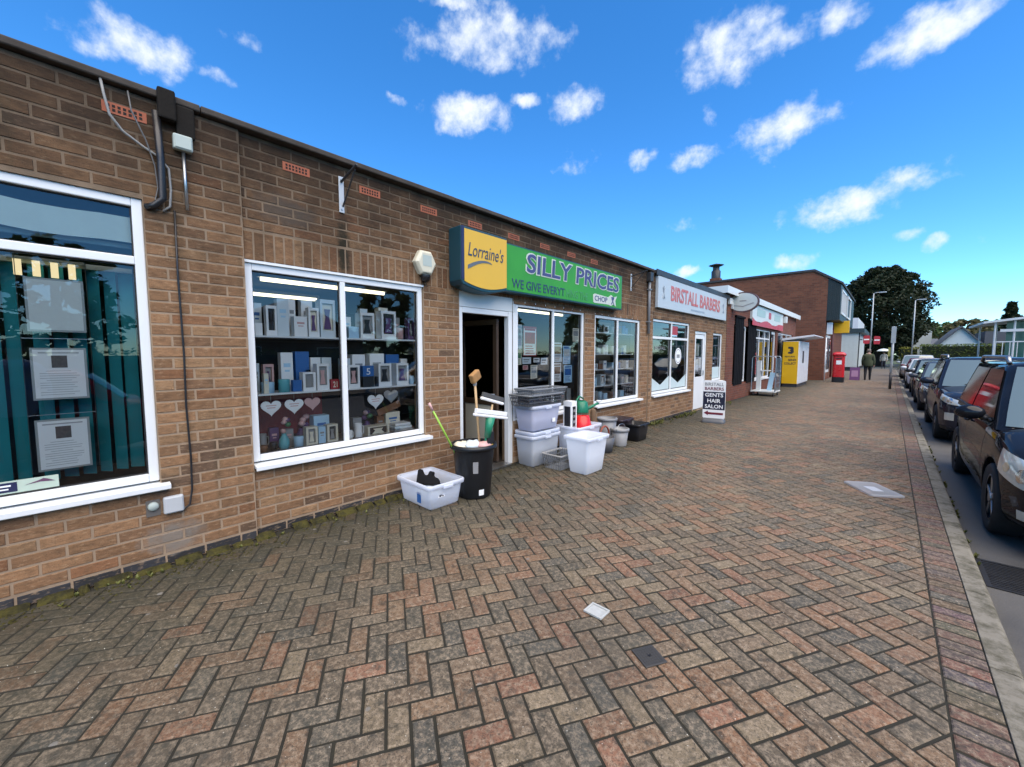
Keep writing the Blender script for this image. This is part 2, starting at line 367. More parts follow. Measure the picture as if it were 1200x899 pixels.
struct(MB().quad((-700, -500, -.16), (700, -500, -.16), (700, 900, -.16), (-700, 900, -.16)).build('ground', M_grass))
road = struct(MB().quad((4.5, -30, -.10), (11.6, -30, -.10), (11.6, 66, -.10), (4.5, 66, -.10)).build('road', M_asph))
struct(MB().quad((-20, 58, -.104), (4.5, 58, -.104), (4.5, 66, -.104), (-20, 66, -.104)).quad((11.6, 56, -.104), (60, 56, -.104), (60, 66, -.104), (11.6, 66, -.104)).build('side_road', M_asph))
t = MT('jointing_sand'); v = t.pos()
t.bsdf(t.mix((.010, .009, .007), (.028, .026, .015), t.noise(v, 14, 5)), .95, 0, t.noise(v, 150, 3), .6, .004); M_sand = t.m
t = MT('far_paving'); v = t.pos()
t.bsdf(t.mix(t.mix((.150, .115, .083), (.108, .092, .071), t.noise(v, 1.3, 5)), (.07, .065, .05), t.ramp(t.noise(v, 30, 4, .7), [(.5, 0), (.66, .6)])), .8, 0, t.noise(v, 60, 3), .3, .004); M_farpave = t.m
PY0, PY1, XB, XK = -1.6, 32.0, 4.20, 4.38
pave = MB().quad((-.3, PY0 - 6, -.0065), (XK, PY0 - 6, -.0065), (XK, PY1, -.0065), (-.3, PY1, -.0065)).build('pavement', M_sand)
struct(pave)
struct(MB().quad((-.3, PY1, -.003), (XK, PY1, -.003), (XK, 58, -.003), (-.3, 58, -.003)).quad((-.3, -12, -.003), (XK, -12, -.003), (XK, PY0, -.003), (-.3, PY0, -.003)).build('footpath', M_farpave))
struct(MB().box(11.6, 14.2, -30, 56, -.2, 0).build('far_pavement', M_farpave))

WPV = .1025                                   # half paver module
U = Vector((sin(radians(30)), cos(radians(30)))); V = Vector((sin(radians(120)), cos(radians(120))))
ORG = Vector((2.255, 0.905))                  # a paver corner seen in the photograph
def clip(poly, ax, lim, sgn):
    out = []
    for i in range(len(poly)):
        a, b = poly[i], poly[(i+1) % len(poly)]
        da, db = sgn*(lim - a[ax]), sgn*(lim - b[ax])
        if da >= 0: out.append(a)
        if da*db < 0: t_ = da/(da - db); out.append(a + (b - a)*t_)
    return out
def inset(poly, d):
    n = len(poly); c = sum(poly, Vector((0, 0))) / n; out = []
    for i in range(n):
        p0, p, p1 = poly[i-1], poly[i], poly[(i+1) % n]
        e0, e1 = (p - p0), (p1 - p)
        if e0.length < 1e-5 or e1.length < 1e-5: out.append(p + (c - p).normalized()*d); continue
        e0.normalize(); e1.normalize()
        n0, n1 = Vector((-e0.y, e0.x)), Vector((-e1.y, e1.x))
        if n0.dot(c - p) < 0: n0 = -n0
        if n1.dot(c - p) < 0: n1 = -n1
        k = 1 + n0.dot(n1); q = p + (n0 + n1)*(d/max(k, .35)); out.append(q)
    return out
def paver_geo(mb, poly, z, h=.02, ch=.006, jit=0, rr=random, tilt=(0, 0)):
    c = sum(poly, Vector((0, 0)))/len(poly)
    p1 = [p + Vector((rr.uniform(-jit, jit), rr.uniform(-jit, jit))) for p in poly]; p2 = inset(p1, ch); n = len(poly)
    zz = lambda p: z + tilt[0]*(p.x - c.x) + tilt[1]*(p.y - c.y)
    vs = [(p.x, p.y, z - h) for p in p1] + [(p.x, p.y, zz(p) - ch*.75) for p in p1] + [(p.x, p.y, zz(p)) for p in p2]
    fs = [tuple(range(2*n, 3*n))] + [(k*n+i, k*n+(i+1) % n, (k+1)*n+(i+1) % n, (k+1)*n+i) for k in (0, 1) for i in range(n)]
    mb.add(vs, fs)
PCOL = [(.225,.155,.105)]*4 + [(.19,.15,.11)]*6 + [(.155,.135,.105)]*6 + [(.125,.12,.10)]*3 + [(.255,.155,.098)]*3 + [(.105,.108,.098)]*2 + [(.23,.195,.14)]*4 + [(.25,.145,.095)]
def pcol(rr, x=2):
    c = rr.choice(PCOL); k = rr.uniform(.85, 1.18); 
    if x > 1.6 and rr.random() < .16: c = rr.choice([(.25,.155,.105), (.235,.165,.11), (.26,.145,.10)])
    if x < 1.4 and rr.random() < .5: c = (.14,.125,.095)
    k *= .73; return (c[0]*k*1.06, c[1]*k*.98, c[2]*k*.88)
rp = random.Random(3); cand = []; cutp = []
for x in range(-150, 330):
    for y in range(-320, 170):
        tt = (x - y) % 4
        if tt == 0: u0, u1, v0, v1 = x, x+2, y, y+1
        elif tt == 2: u0, u1, v0, v1 = x, x+1, y-1, y+1
        else: continue
        c = ORG + U*((u0+u1)/2*WPV) + V*((v0+v1)/2*WPV)
        if not (-.1 < c.x < XB + .15 and PY0 < c.y < PY1): continue
        g = .0062
        q = [ORG + U*(a*WPV + sa*g) + V*(b*WPV + sb*g) for a, b, sa, sb in ((u0, v0, 1, 1), (u1, v0, -1, 1), (u1, v1, -1, -1), (u0, v1, 1, -1))]
        if all(.075 < p.x < XB - .004 for p in q): cand.append((c, tt, q))
        else:
            q = clip(clip(q, 0, XB - .004, 1), 0, .075, -1)
            if len(q) >= 3: cutp.append(q)
def scr_area(c, s=.02):
    p = project((c[0], c[1], 0)); 
    if p is None or not (-25 < p[0] < 1225 and p[1] < 915): return 0
    a, b = project((c[0]+s, c[1], 0)), project((c[0], c[1]+s, 0))
    return abs((a[0]-p[0])*(b[1]-p[1]) - (a[1]-p[1])*(b[0]-p[0]))
cand.sort(key=lambda k: -scr_area(k[0]))
# two small covers let into the paving take the place of the pavers under them
vari = []
for k in range(6):
    mb = MB(); L_, W_ = WPV - .0062, WPV/2 - .0062
    paver_geo(mb, [Vector(p) for p in ((-L_, -W_), (L_, -W_), (L_, W_), (-L_, W_))], 0, jit=.0022, rr=rp)
    vari.append(mb.mesh('paver', M_pav_o))
rest = MB()
for i, (c, tt, q) in enumerate(cand):
    z = rp.uniform(-.0022, .0018); k = pcol(rp, c.x)
    if i < 300:
        o = bpy.data.objects.new('paver', rp.choice(vari)); col.objects.link(o); o.parent = pave
        o.location = (c.x, c.y, z); o.color = k + (1,)
        a = pi/2 - radians(30) if tt == 0 else pi/2 - radians(120)
        o.rotation_euler = (rp.uniform(-.008, .008), rp.uniform(-.008, .008), a + rp.uniform(-.006, .006) + rp.choice((0, pi)))
    else:
        rest.cur = k; paver_geo(rest, q, z, jit=.0018, rr=rp, tilt=(rp.uniform(-.008, .008), rp.uniform(-.008, .008)))
for q in cutp:
    rest.cur = pcol(rp, q[0].x); paver_geo(rest, q, rp.uniform(-.002, .002), rr=rp, ch=.004)
o = rest.build('paver', M_pav_a, pave); o['kind'] = 'stuff'
# header course of pavers along the kerb
bor = MB(); y = PY0; nb = 0
bl = MB(); paver_geo(bl, [Vector(p) for p in ((-(XK-XB)/2+.006, -.0415), ((XK-XB)/2-.003, -.0415), ((XK-XB)/2-.003, .0415), (-(XK-XB)/2+.006, .0415))], 0, rr=rp, jit=.001)
blm = bl.mesh('border_paver', M_pav_o)
while y < PY1 - .1:
    k = rp.choice([(.20,.115,.085), (.23,.125,.09), (.17,.12,.095), (.26,.13,.09), (.16,.13,.11)]); k = tuple(v*rp.uniform(.56, .78) for v in k)
    if 2.1 < y < 8.5:
        o = bpy.data.objects.new('border_paver', blm); col.objects.link(o); o.parent = pave; o.location = ((XB+XK)/2, y + .0505, rp.uniform(-.002, .002)); o.color = k + (1,)
    else:
        bor.cur = k; paver_geo(bor, [Vector(p) for p in ((XB+.006, y+.009), (XK-.003, y+.009), (XK-.003, y+.092), (XB+.006, y+.092))], rp.uniform(-.002, .002), rr=rp)
    y += .101
o = bor.build('border_paver', M_pav_a, pave); o['kind'] = 'stuff'
# kerb
t = MT('kerb_concrete'); v = t.pos()
kc = t.mix(t.mix((.16, .147, .118), (.25, .232, .19), t.noise(v, 9, 6, .7)), (.06, .056, .035), t.ramp(t.noise(v, 5, 7, .75), [(.46, 0), (.62, .85)]))
t.bsdf(kc, .92, 0, t.noise(v, 90, 4, .7), .6, .005, spec=.25); M_kerb = t.m
kerb = bpy.data.objects.new('kerb', None); col.objects.link(kerb); struct(kerb); kerb.location = (4.45, 0, -.1); kerb.matrix_basis = Matrix.Translation((4.45, 0, -.1))
def kerbstone(x0, x1, y0, y1, parent, face):
    if face > 0: pr = [(x0, -.25), (x1, -.25), (x1, -.03), (x1-.012, -.006), (x1-.03, 0), (x0, 0)]
    else: pr = [(x0, -.25), (x1, -.25), (x1, 0), (x0+.03, 0), (x0+.012, -.006), (x0, -.03)]
    return MB().prism(pr, 'Y', y0 + .004, y1 - .004).build('kerbstone', M_kerb, parent, bevel=.004)
for k in range(-4, 62): kerbstone(XK + .002, XK + .125, k*.93 + .31, k*.93 + 1.24, kerb, 1)
# channel grate in the road
gr = thing('drain_grate', 'dark cast iron slotted drain grate in the road gutter by the kerb', 'drain grate', (4.75, 4.72, -.1))
MB().box(4.53, 4.97, 4.44, 5.0, -.13, -.12).build('sump', pm('grate_void', (.006, .006, .006), .9), gr)
fr = MB().box(4.53, 4.56, 4.44, 5.0, -.12, -.092).box(4.94, 4.97, 4.44, 5.0, -.12, -.092).box(4.56, 4.94, 4.44, 4.47, -.12, -.092).box(4.56, 4.94, 4.97, 5.0, -.12, -.092)
M_iron = pm('cast_iron', (.035, .034, .034), .55, .6, .3, 20, .3)
fr.build('frame', M_iron, gr)
for k in range(14): MB().box(4.56, 4.94, 4.485 + k*.0345, 4.503 + k*.0345, -.12, -.094).build('bar', M_iron, gr)

# ------------------------------------------------------------------ brick walls
CO, BL, JT = .0826, .242, .0135
BCOL = [(.335,.178,.085)]*6 + [(.305,.16,.077)]*7 + [(.275,.145,.07)]*5 + [(.235,.125,.063)]*2 + [(.17,.10,.058)] + [(.355,.20,.098)]*2 + [(.28,.13,.06)]*2
rb = random.Random(8)
def bcol(): k = rb.uniform(.72, .97); c = rb.choice(BCOL); return (c[0]*k*.96, c[1]*k*1.0, c[2]*k*1.06)
def brick_geo(mb, xf, y0, y1, z0, z1, dep=.03, ch=.0035, jit=.0012):
    j = lambda: rb.uniform(-jit, jit)
    a = [(xf - dep, y, z) for y, z in ((y0, z0), (y1, z0), (y1, z1), (y0, z1))]
    b = [(xf - ch, y + j(), z + j()) for y, z in ((y0, z0), (y1, z0), (y1, z1), (y0, z1))]
    c = [(xf + j()*.5, y + sy*ch + j(), z + sz*ch + j()) for y, z, sy, sz in ((y0, z0, 1, 1), (y1, z0, -1, 1), (y1, z1, -1, -1), (y0, z1, 1, -1))]
    mb.add(a + b + c, [(8,9,10,11)] + [(k*4+i, k*4+(i+1) % 4, (k+1)*4+(i+1) % 4, (k+1)*4+i) for k in (0, 1) for i in range(4)])
def unit_bricks(L, H, n=5):
    out = []
    for k in range(n):
        mb = MB(); brick_geo(mb, 0, -L/2, L/2, -H/2, H/2); out.append(mb.mesh('brick', M_br_o))
    return out
UB = unit_bricks(BL - JT, CO - JT); US = unit_bricks(.0785 - JT, .245 - JT, 3)
def courses(recs, xf, y0, y1, z0, z1, openings, cf=bcol, off=0.0):
    n = int(round((z1 - z0)/CO)); 
    for i in range(n):
        za = z0 + i*CO; zb = za + CO; zc = (za + zb)/2
        iv = [(y0, y1)]
        for (a, b, c, d) in openings:
            if c < zc < d:
                nv = []
                for (p, q) in iv:
                    if b <= p or a >= q: nv.append((p, q)); continue
                    if a > p + .01: nv.append((p, a))
                    if b < q - .01: nv.append((b, q))
                iv = nv
        s0 = (i % 2)*BL/2 + off
        for (p, q) in iv:
            k = math.floor((p - s0)/BL)
            while s0 + k*BL < q:
                a, b = max(p, s0 + k*BL), min(q, s0 + (k+1)*BL)
                if b - a > .035: recs.append((xf, a + JT/2, b - JT/2, za + JT/2, zb - JT/2, cf(), 'b'))
                k += 1
def soldiers(recs, xf, y0, y1, z0, h=.245):
    n = int((y1 - y0)/.0785); p = (y1 - y0)/n
    for i in range(n): recs.append((xf, y0 + i*p + JT/2, y0 + (i+1)*p - JT/2, z0 + JT/2, z0 + h - JT/2, bcol(), 's'))
def emit(recs, wall, n=300):
    def area(r):
        c = project((r[0], (r[1]+r[2])/2, (r[3]+r[4])/2))
        if c is None or not (-5 < c[0] < 1205): return 0
        a = project((r[0], r[1], r[3])); b = project((r[0], r[2], r[3])); d = project((r[0], r[1], r[4]))
        return abs((b[0]-a[0])*(d[1]-a[1])) if a and b and d else 0
    recs = sorted(recs, key=lambda r: -area(r)); rest = MB(); one = 0
    for r in recs:
        xf, y0, y1, z0, z1, c, kd = r; dx = rb.uniform(-.0018, .0018)
        if one < n and area(r) > 0:
            one += 1; full = (BL - JT, CO - JT) if kd != 's' else (.0785 - JT, .245 - JT)
            o = bpy.data.objects.new('brick', rb.choice(US if kd == 's' else UB)); col.objects.link(o); o.parent = wall
            o.location = (xf + dx, (y0+y1)/2, (z0+z1)/2); o.scale = (1, (y1-y0)/full[0], (z1-z0)/full[1]); o.color = c + (1,)
        else:
            rest.cur = c; brick_geo(rest, xf + dx, y0, y1, z0, z1)
    if rest.f: o = rest.build('brick', M_br_a, wall); o['kind'] = 'stuff'
def backing(mb, xf, y0, y1, z0, z1, openings, dep=.22):
    """mortar plane with the openings left free, and their reveals"""
    x = xf - .0035
    ys = sorted({y0, y1} | {v for a, b, c, d in openings for v in (a, b) if y0 < v < y1}); zs = sorted({z0, z1} | {v for a, b, c, d in openings for v in (c, d) if z0 < v < z1})
    for i in range(len(ys)-1):
        for j in range(len(zs)-1):
            cy, cz = (ys[i]+ys[i+1])/2, (zs[j]+zs[j+1])/2
            if any(a < cy < b and c < cz < d for a, b, c, d in openings): continue
            mb.quad((x, ys[i], zs[j]), (x, ys[i+1], zs[j]), (x, ys[i+1], zs[j+1]), (x, ys[i], zs[j+1]))
    for a, b, c, d in openings:
        for q in (((a, c), (a, d)), ((b, d), (b, c)), ((a, d), (b, d)), ((b, c), (a, c))):
            (p0, r0), (p1, r1) = q; mb.quad((x, p0, r0), (x, p1, r1), (x - dep, p1, r1), (x - dep, p0, r0))
def window(parent, y0, y1, z0, z1, x=-.05, mull=(), trans=(), fw=.058, dep=.07, glass=None, sill=(.05, .07), mat=None, name='window', head=False):
    mat = mat or M_upvc; mb = MB(); xb = x - dep
    mb.box(xb, x, y0, y0+fw, z0, z1).box(xb, x, y1-fw, y1, z0, z1).box(xb, x, y0+fw, y1-fw, z0, z0+fw).box(xb, x, y0+fw, y1-fw, z1-fw, z1)
    ms = [y0+fw] + [m for mm in mull for m in (mm-fw*.45, mm+fw*.45)] + [y1-fw]
    for mm in mull: mb.box(xb, x-.002, mm-fw*.45, mm+fw*.45, z0+fw, z1-fw)
    zs = [z0+fw] + [m for tt_ in trans for m in (tt_-fw*.5, tt_+fw*.5)] + [z1-fw]
    for tt_ in trans:
        for i in range(0, len(ms), 2): mb.box(xb, x-.001, ms[i], ms[i+1], tt_-fw*.5, tt_+fw*.5)
    o = mb.build(name, mat, parent, bevel=.006)
    for i in range(0, len(ms), 2):
        for j in range(0, len(zs), 2):
            a, b, c, d = ms[i], ms[i+1], zs[j], zs[j+1]; g = .008
            xg = x - dep*.55
            gb = MB().box(xg-.004, xg+.012, a, a+g, c, d).box(xg-.004, xg+.012, b-g, b, c, d).box(xg-.004, xg+.012, a+g, b-g, c, c+g).box(xg-.004, xg+.012, a+g, b-g, d-g, d)
            gb.build('gasket', M_gasket, o)
            MB().quad((xg, a+g, c+g), (xg, b-g, c+g), (xg, b-g, d-g), (xg, a+g, d-g)).build('pane', glass or M_glass, o)
    if sill:
        so, sz = sill
        MB().prism([(xb, z0-.012), (so, z0-.022), (so, z0-.06), (so-.02, z0-.06), (so-.02, z0-.048), (xb, z0-.04)], 'Y', y0-.0, y1+.055).build('sill', mat, o, bevel=.004)
    if head: MB().box(x-.04, x+.022, y0-.01, y1+.01, z1+.001, z1+.022).build('head_drip', mat, o)
    return o
def coping(parent, y0, y1, zt, xf=0.0, step=1.22, mat=None):
    y = y0
    while y < y1 - .01:
        e = min(y + step, y1); j = rb.uniform(-.004, .004)
        MB().prism([(-.45, zt-.055), (xf+.04+j, zt-.055), (xf+.045+j, zt-.045), (xf+.043+j, zt-.008), (xf+.03+j, zt), (-.45, zt)], 'Y', y+.003, e-.003).build('coping_stone', mat or M_felt, parent, bevel=.006); y = e
M_terra = pm('terracotta', (.34, .10, .05), .8, var=.2, scale=20)
def airbrick(parent, y, z, xf, w_=.225):
    o = MB().box(xf-.02, xf+.003, y-w_/2, y+w_/2, z-.036, z+.036).build('air_brick', M_terra, parent)
    s = MB()
    for r in (-1, 1):
        for k in range(7): c = y - w_*.36 + k*w_*.12; s.box(xf, xf+.0045, c-.008, c+.008, z+r*.013-.009, z+r*.013+.009)
    s.build('slots', pm('painted_slot_shade', (.012, .008, .006), .9), o)  # solid boxes on the face, coloured near black for the shade inside the holes

ZT = 3.41                                      # top of the brickwork
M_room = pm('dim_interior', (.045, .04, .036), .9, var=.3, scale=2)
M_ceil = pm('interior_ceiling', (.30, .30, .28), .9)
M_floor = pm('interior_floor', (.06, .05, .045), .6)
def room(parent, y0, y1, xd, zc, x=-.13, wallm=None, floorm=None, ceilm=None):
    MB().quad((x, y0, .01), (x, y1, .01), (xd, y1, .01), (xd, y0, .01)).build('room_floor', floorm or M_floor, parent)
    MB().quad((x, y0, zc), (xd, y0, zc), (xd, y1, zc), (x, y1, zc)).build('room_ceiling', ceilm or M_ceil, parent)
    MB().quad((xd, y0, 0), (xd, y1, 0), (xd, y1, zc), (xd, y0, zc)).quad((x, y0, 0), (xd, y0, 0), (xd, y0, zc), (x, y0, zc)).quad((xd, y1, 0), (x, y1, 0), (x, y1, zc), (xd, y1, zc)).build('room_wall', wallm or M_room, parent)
def plinth(recs, xf, y0, y1, gaps=()):
    y = y0; 
    while y < y1 - .02:
        e = min(y + BL*1.0, y1)
        if not any(a < (y+e)/2 < b for a, b in gaps):
            k = rb.uniform(.7, 1.2); recs.append((xf, y + JT/2, e - JT/2, .004, .085 - JT, (.035*k, .036*k, .04*k), 'b'))
        y = e

# ---- left office
Z0 = .085
office = thing('brick_office', 'low brown brick office with teal blinds behind one large white window', 'shop', (0, -.6, 0))
opL = [(-2.3, .34, .59, 2.70)]
mb = MB(); backing(mb, 0, -2.8, .95, 0, ZT, opL); mb.quad((-.008, .95, 0), (-.04, .95, 0), (-.04, .95, ZT), (-.008, .95, ZT))
wl = mb.build('wall', M_mortar, office)
recs = []; plinth(recs, .002, -2.8, .95); courses(recs, 0, -2.8, .95, Z0, ZT, opL, off=.095); emit(recs, wl)
coping(office, -2.8, .70, 3.475); airbrick(office, .28, 3.265, 0)
window(office, -2.3, .34, .655, 2.70, mull=(-1.2,), trans=(2.265,), x=-.02, glass=M_glass, sill=(.06, .07), mat=M_upvc)
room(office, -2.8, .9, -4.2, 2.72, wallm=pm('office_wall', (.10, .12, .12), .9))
MB().box(-9, -.2, -2.8, .84, 3.30, 3.40).build('roof', M_felt, office)

# ---- main shop
shop = thing('brick_shop', 'brown brick gift shop with two part windows and a green sign', 'shop', (0, 4.8, 0))
XP = -.03
opM = [(.95, 2.72, .61, 2.375), (3.25, 4.235, 0, 2.40), (4.235, 6.10, .62, 2.355), (6.43, 8.27, .60, 2.335)]
mb = MB(); backing(mb, XP, .952, 8.66, 0, ZT, opM); wm_ = mb.build('wall', M_mortar, shop)
recs = []; plinth(recs, XP+.002, .95, 8.66, [(3.25, 4.235)])
sold = (.95, 8.66, 2.385, 2.635)
courses(recs, XP, .95, 8.66, Z0, ZT, opM + [sold], off=.02)
recs = [r for r in recs if not (3.25 < (r[1]+r[2])/2 < 4.235 and r[3] < 2.40)]
soldiers(recs, XP, .95, 8.66, 2.388)
# short pier that closes the shop against the barber
mb = MB(); backing(mb, .0, 8.66, 8.80, 0, ZT, []); mb.quad((-.008, 8.66, 0), (-.008, 8.66, ZT), (-.04, 8.66, ZT), (-.04, 8.66, 0)); mb.build('pier', M_mortar, shop)
courses(recs, 0, 8.66, 8.80, Z0, ZT, [], off=.06); emit(recs, wm_)
coping(shop, .70, 8.76, 3.475)
for y in (1.39, 2.09, 2.81, 3.52, 4.25, 4.95, 5.66, 6.37): airbrick(shop, y, 3.25, XP)
window(shop, .955, 2.715, .66, 2.37, mull=(1.79,), x=-.055, sill=(.05, .07), head=True)
window(shop, 4.31, 6.095, .67, 2.345, mull=(5.22,), x=-.055, sill=(.05, .07), head=True)
window(shop, 6.435, 8.265, .655, 2.325, mull=(7.33,), x=-.055, sill=(.05, .07), head=True)
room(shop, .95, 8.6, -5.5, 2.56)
MB().box(-9, -.2, .86, 8.74, 3.30, 3.40).build('roof', M_felt, shop)
# door frame, panel over the door, open door leaf
df = MB().box(-.13, -.05, 3.255, 3.315, 0, 2.20).box(-.13, -.045, 4.155, 4.305, 0, 2.20).box(-.13, -.05, 3.315, 4.155, 2.13, 2.20).build('door_frame', M_upvc, shop, bevel=.006)
MB().box(-.12, -.042, 3.255, 4.303, 2.202, 2.40).build('door_header', M_upvc_old, shop, bevel=.004)
MB().box(-.16, .02, 3.30, 4.16, .0, .022).build('threshold', pm('aluminium_threshold', (.5, .5, .5), .4, 1), shop)
dl = MB()
dl.box(-.95, -.16, 4.03, 4.075, .04, .10).box(-.95, -.16, 4.03, 4.075, 2.02, 2.10).box(-.24, -.16, 4.03, 4.075, .10, 2.02).box(-.95, -.87, 4.03, 4.075, .10, 2.02).box(-.87, -.24, 4.03, 4.075, .85, .93)
do = dl.build('door', pm('dimmed_brown_door_frame', (.05, .03, .018), .5), shop, bevel=.005)  # brown wood, with the darkness of the unlit interior put into its colour
MB().box(-.87, -.24, 4.045, 4.06, .10, .85).build('door_panel', pm('cream_door_panel', (.52, .50, .42), .5), do)
MB().box(-.87, -.24, 4.05, 4.056, .93, 2.02).build('pane', M_glass_dark, do)
MB().tube([(-.20, 4.02, 1.02), (-.20, 3.97, 1.02), (-.32, 3.97, 1.02)], .011).build('handle', M_steel, do)
# ceiling tubes inside
def tube_light(y0, y1, x, z, label):
    t_ = thing('ceiling_light', label, 'ceiling light', (x, (y0+y1)/2, z))
    MB().box(x-.05, x+.05, y0, y1, z+.02, z+.06).build('casing', M_upvc, t_)
    MB().tube([(x, y0+.03, z), (x, y1-.03, z)], .024, 8).build('tube', M_lamp, t_)
tube_light(1.40, 3.0, -1.37, 2.46, 'lit fluorescent batten nearest the glass, above the gift display window')
tube_light(1.35, 2.6, -2.75, 2.46, 'lit fluorescent batten deeper inside, seen through the gift display window')
tube_light(5.8, 7.35, -1.42, 2.46, 'lit fluorescent batten on the ceiling behind the poster covered window')
tube_light(7.55, 8.5, -.62, 2.44, 'lit fluorescent batten at the top of the shelf filled window by the barber')
# shelves in the two display windows
def shelf(parent, y0, y1, z, d0=-.115, d1=-.45, name='shelf'): return MB().box(d1, d0, y0, y1, z-.016, z).build(name, M_upvc, parent)
for z in (1.765, 1.245): shelf(shop, 1.0, 1.775, z); shelf(shop, 1.80, 2.68, z)
MB().box(-.60, -.13, 1.0, 2.68, .66, .70).build('display_base', pm('pale_display_base', (.34, .31, .28), .7), shop)
MB().box(-.63, -.605, 1.0, 2.68, .70, 1.72).build('display_back', pm('dark_display_back', (.018, .016, .018), .8), shop)
for z in (2.02, 1.60, 1.30, .98): shelf(shop, 6.50, 8.22, z, -.16, -.45)
MB().box(-.55, -.14, 6.48, 8.24, .64, .69).build('display_base', pm('pale_display_base', (.34, .31, .28), .7), shop)
MB().box(-.75, -.73, 6.48, 8.24, .69, 2.3).build('display_back', pm('brown_display_back', (.10, .085, .07), .8), shop)
MB().box(-.55, -.14, 4.36, 6.05, .64, .72).build('display_base', pm('pale_display_base', (.34, .31, .28), .7), shop)
# ------------------------------------------------------------------ things on the walls
# office: junction box, cables, black hopper, small boxes low down
b = thing('junction_box', 'pale grey green junction box high on the brick pier with a conduit below', 'junction box', (0, .58, 3.1))
M_pale = pm('pale_green_plastic', (.40, .46, .42), .5)
MB().box(.002, .06, .525, .64, 3.10, 3.21).build('box', M_pale, b, bevel=.012)
MB().box(.06, .066, .535, .63, 3.11, 3.20).build('lid', M_pale, b, bevel=.005)
MB().tube([(.02, .585, 3.10), (.02, .59, 2.68)], .011).build('conduit', M_steel, b, True)
h_ = thing('rainwater_hopper', 'black rainwater outlet box and pipe stub at the parapet above the junction box', 'hopper', (.05, .52, 3.3))
MB().box(.01, .08, .45, .55, 3.28, 3.49).build('box', pm('sooty_lead', (.016, .014, .012), .95, var=.6, scale=12, bump=.5, spec=.15), h_, bevel=.012)
MB().box(.004, .05, .55, .66, 3.20, 3.42).build('back_plate', pm('sooty_lead', (.016, .014, .012), .95), h_, bevel=.012)
MB().tube([(.04, .44, 3.32), (.05, .45, 3.0), (.04, .45, 2.72), (.03, .40, 2.66), (.0, .36, 2.65)], .024, 10).build('pipe', M_black, h_, True)
c1 = MB().tube([(.03, .17, 3.42), (.04, .18, 3.33), (.05, .20, 3.20), (.035, .26, 3.12), (.02, .36, 3.06), (.018, .44, 3.02), (.018, .495, 2.95), (.018, .50, 2.80), (.02, .49, 2.68), (.015, .45, 2.64)], .0085, 6).build('cable', pm('grey_cable', (.24, .24, .23), .5), smooth=True)
tag(c1, 'grey cable looping from the parapet past the air brick above the office window', 'cable')
c2 = MB().tube([(.03, .30, 3.40), (.05, .31, 3.27), (.03, .38, 3.10), (.015, .42, 2.95), (.012, .43, 2.80), (.012, .41, 2.70), (.008, .37, 2.67)], .005, 6).build('cable', pm('thin_grey_cable', (.11, .11, .11), .5), smooth=True)
tag(c2, 'thin dark wire hanging from the parapet across the air brick', 'cable')
c3 = MB().tube([(.012, .515, 2.66), (.012, .512, 2.2), (.016, .52, 1.6), (.012, .515, 1.2), (.014, .525, .80), (.02, .52, .55), (.03, .50, .44), (.035, .45, .40), (.03, .41, .41)], .007, 6).build('cable', M_black, smooth=True)
tag(c3, 'long black cable running straight down the brick pier to the low grey box', 'cable')
lb = thing('socket_box', 'light grey weatherproof box low on the brick pier fed by the black cable', 'socket box', (0, .40, .40))
MB().box(.002, .045, .345, .465, .40, .53).build('box', pm('light_grey_plastic', (.47, .49, .50), .45), lb, bevel=.012)
MB().box(.045, .05, .355, .455, .41, .52).build('lid', pm('light_grey_plastic', (.47, .49, .50), .45), lb, bevel=.004)
vc = thing('vent_cap', 'small round pale vent cap beside the low grey box', 'vent', (0, .29, .47))
MB().lathe([(.0, .03), (.028, .03), (.032, .02), (.032, .0)], (.0, .29, .475), 16, 'X').build('cap', M_pale, vc, True)
MB().box(.0, .008, .25, .33, .40, .52).build('back_plate', pm('mortar_patch', (.12, .11, .10), .9), vc)

# main shop: bracket, alarm box, bracket and downpipe at the barber end
def wallbracket(y, z0, z1, reach, label):
    t_ = thing('wall_bracket', label, 'bracket', (XP, y, z0))
    MB().box(XP+.003, XP+.012, y-.025, y+.025, z0, z1).build('back_plate', pm('pale_galvanised', (.5, .52, .53), .5, .3), t_, bevel=.003)
    MB().tube([(XP+.012, y, z1-.05), (XP+reach, y+.02, z1+.03)], .012).build('arm', M_dark_metal, t_)
    MB().tube([(XP+.012, y+.01, z0+.06), (XP+reach*.8, y+.03, z1+.005)], .008).build('stay', M_dark_metal, t_)
    for z in (z0+.03, z1-.03): MB().lathe([(0, .018), (.009, .018), (.011, .009)], (XP+.003, y, z), 8, 'X').build('bolt', M_steel, t_)
wallbracket(1.79, 2.97, 3.31, .30, 'pale metal hanging bracket on the wall above the gift display window')
wallbracket(7.78, 2.90, 3.24, .34, 'thin metal bracket under the coping past the end of the green sign')
al = thing('alarm_box', 'cream hexagonal burglar alarm box on the soldier course beside the sign', 'alarm box', (XP, 2.72, 2.62))
hexa = [(2.72 + .145*cos(a), 2.635 + .155*sin(a)) for a in [radians(60*k) for k in range(6)]]
hexb = [(2.72 + .115*cos(a), 2.635 + .125*sin(a)) for a in [radians(60*k) for k in range(6)]]
M_cream = pm('yellowed_plastic', (.60, .57, .44), .45)
m_ = MB(); vs = [(XP, y, z) for y, z in hexa] + [(XP+.055, y, z) for y, z in hexa] + [(XP+.085, y, z) for y, z in hexb]
m_.add(vs, [tuple(range(12, 18))] + [(k*6+i, k*6+(i+1) % 6, (k+1)*6+(i+1) % 6, (k+1)*6+i) for k in (0, 1) for i in range(6)]); m_.build('case', M_cream, al, bevel=.008)
MB().add([(XP+.087, 2.72+.085*cos(a), 2.655+.085*sin(a)) for a in [radians(45+90*k) for k in range(4)]], [(0,1,2,3)]).build('panel', M_pale, al)
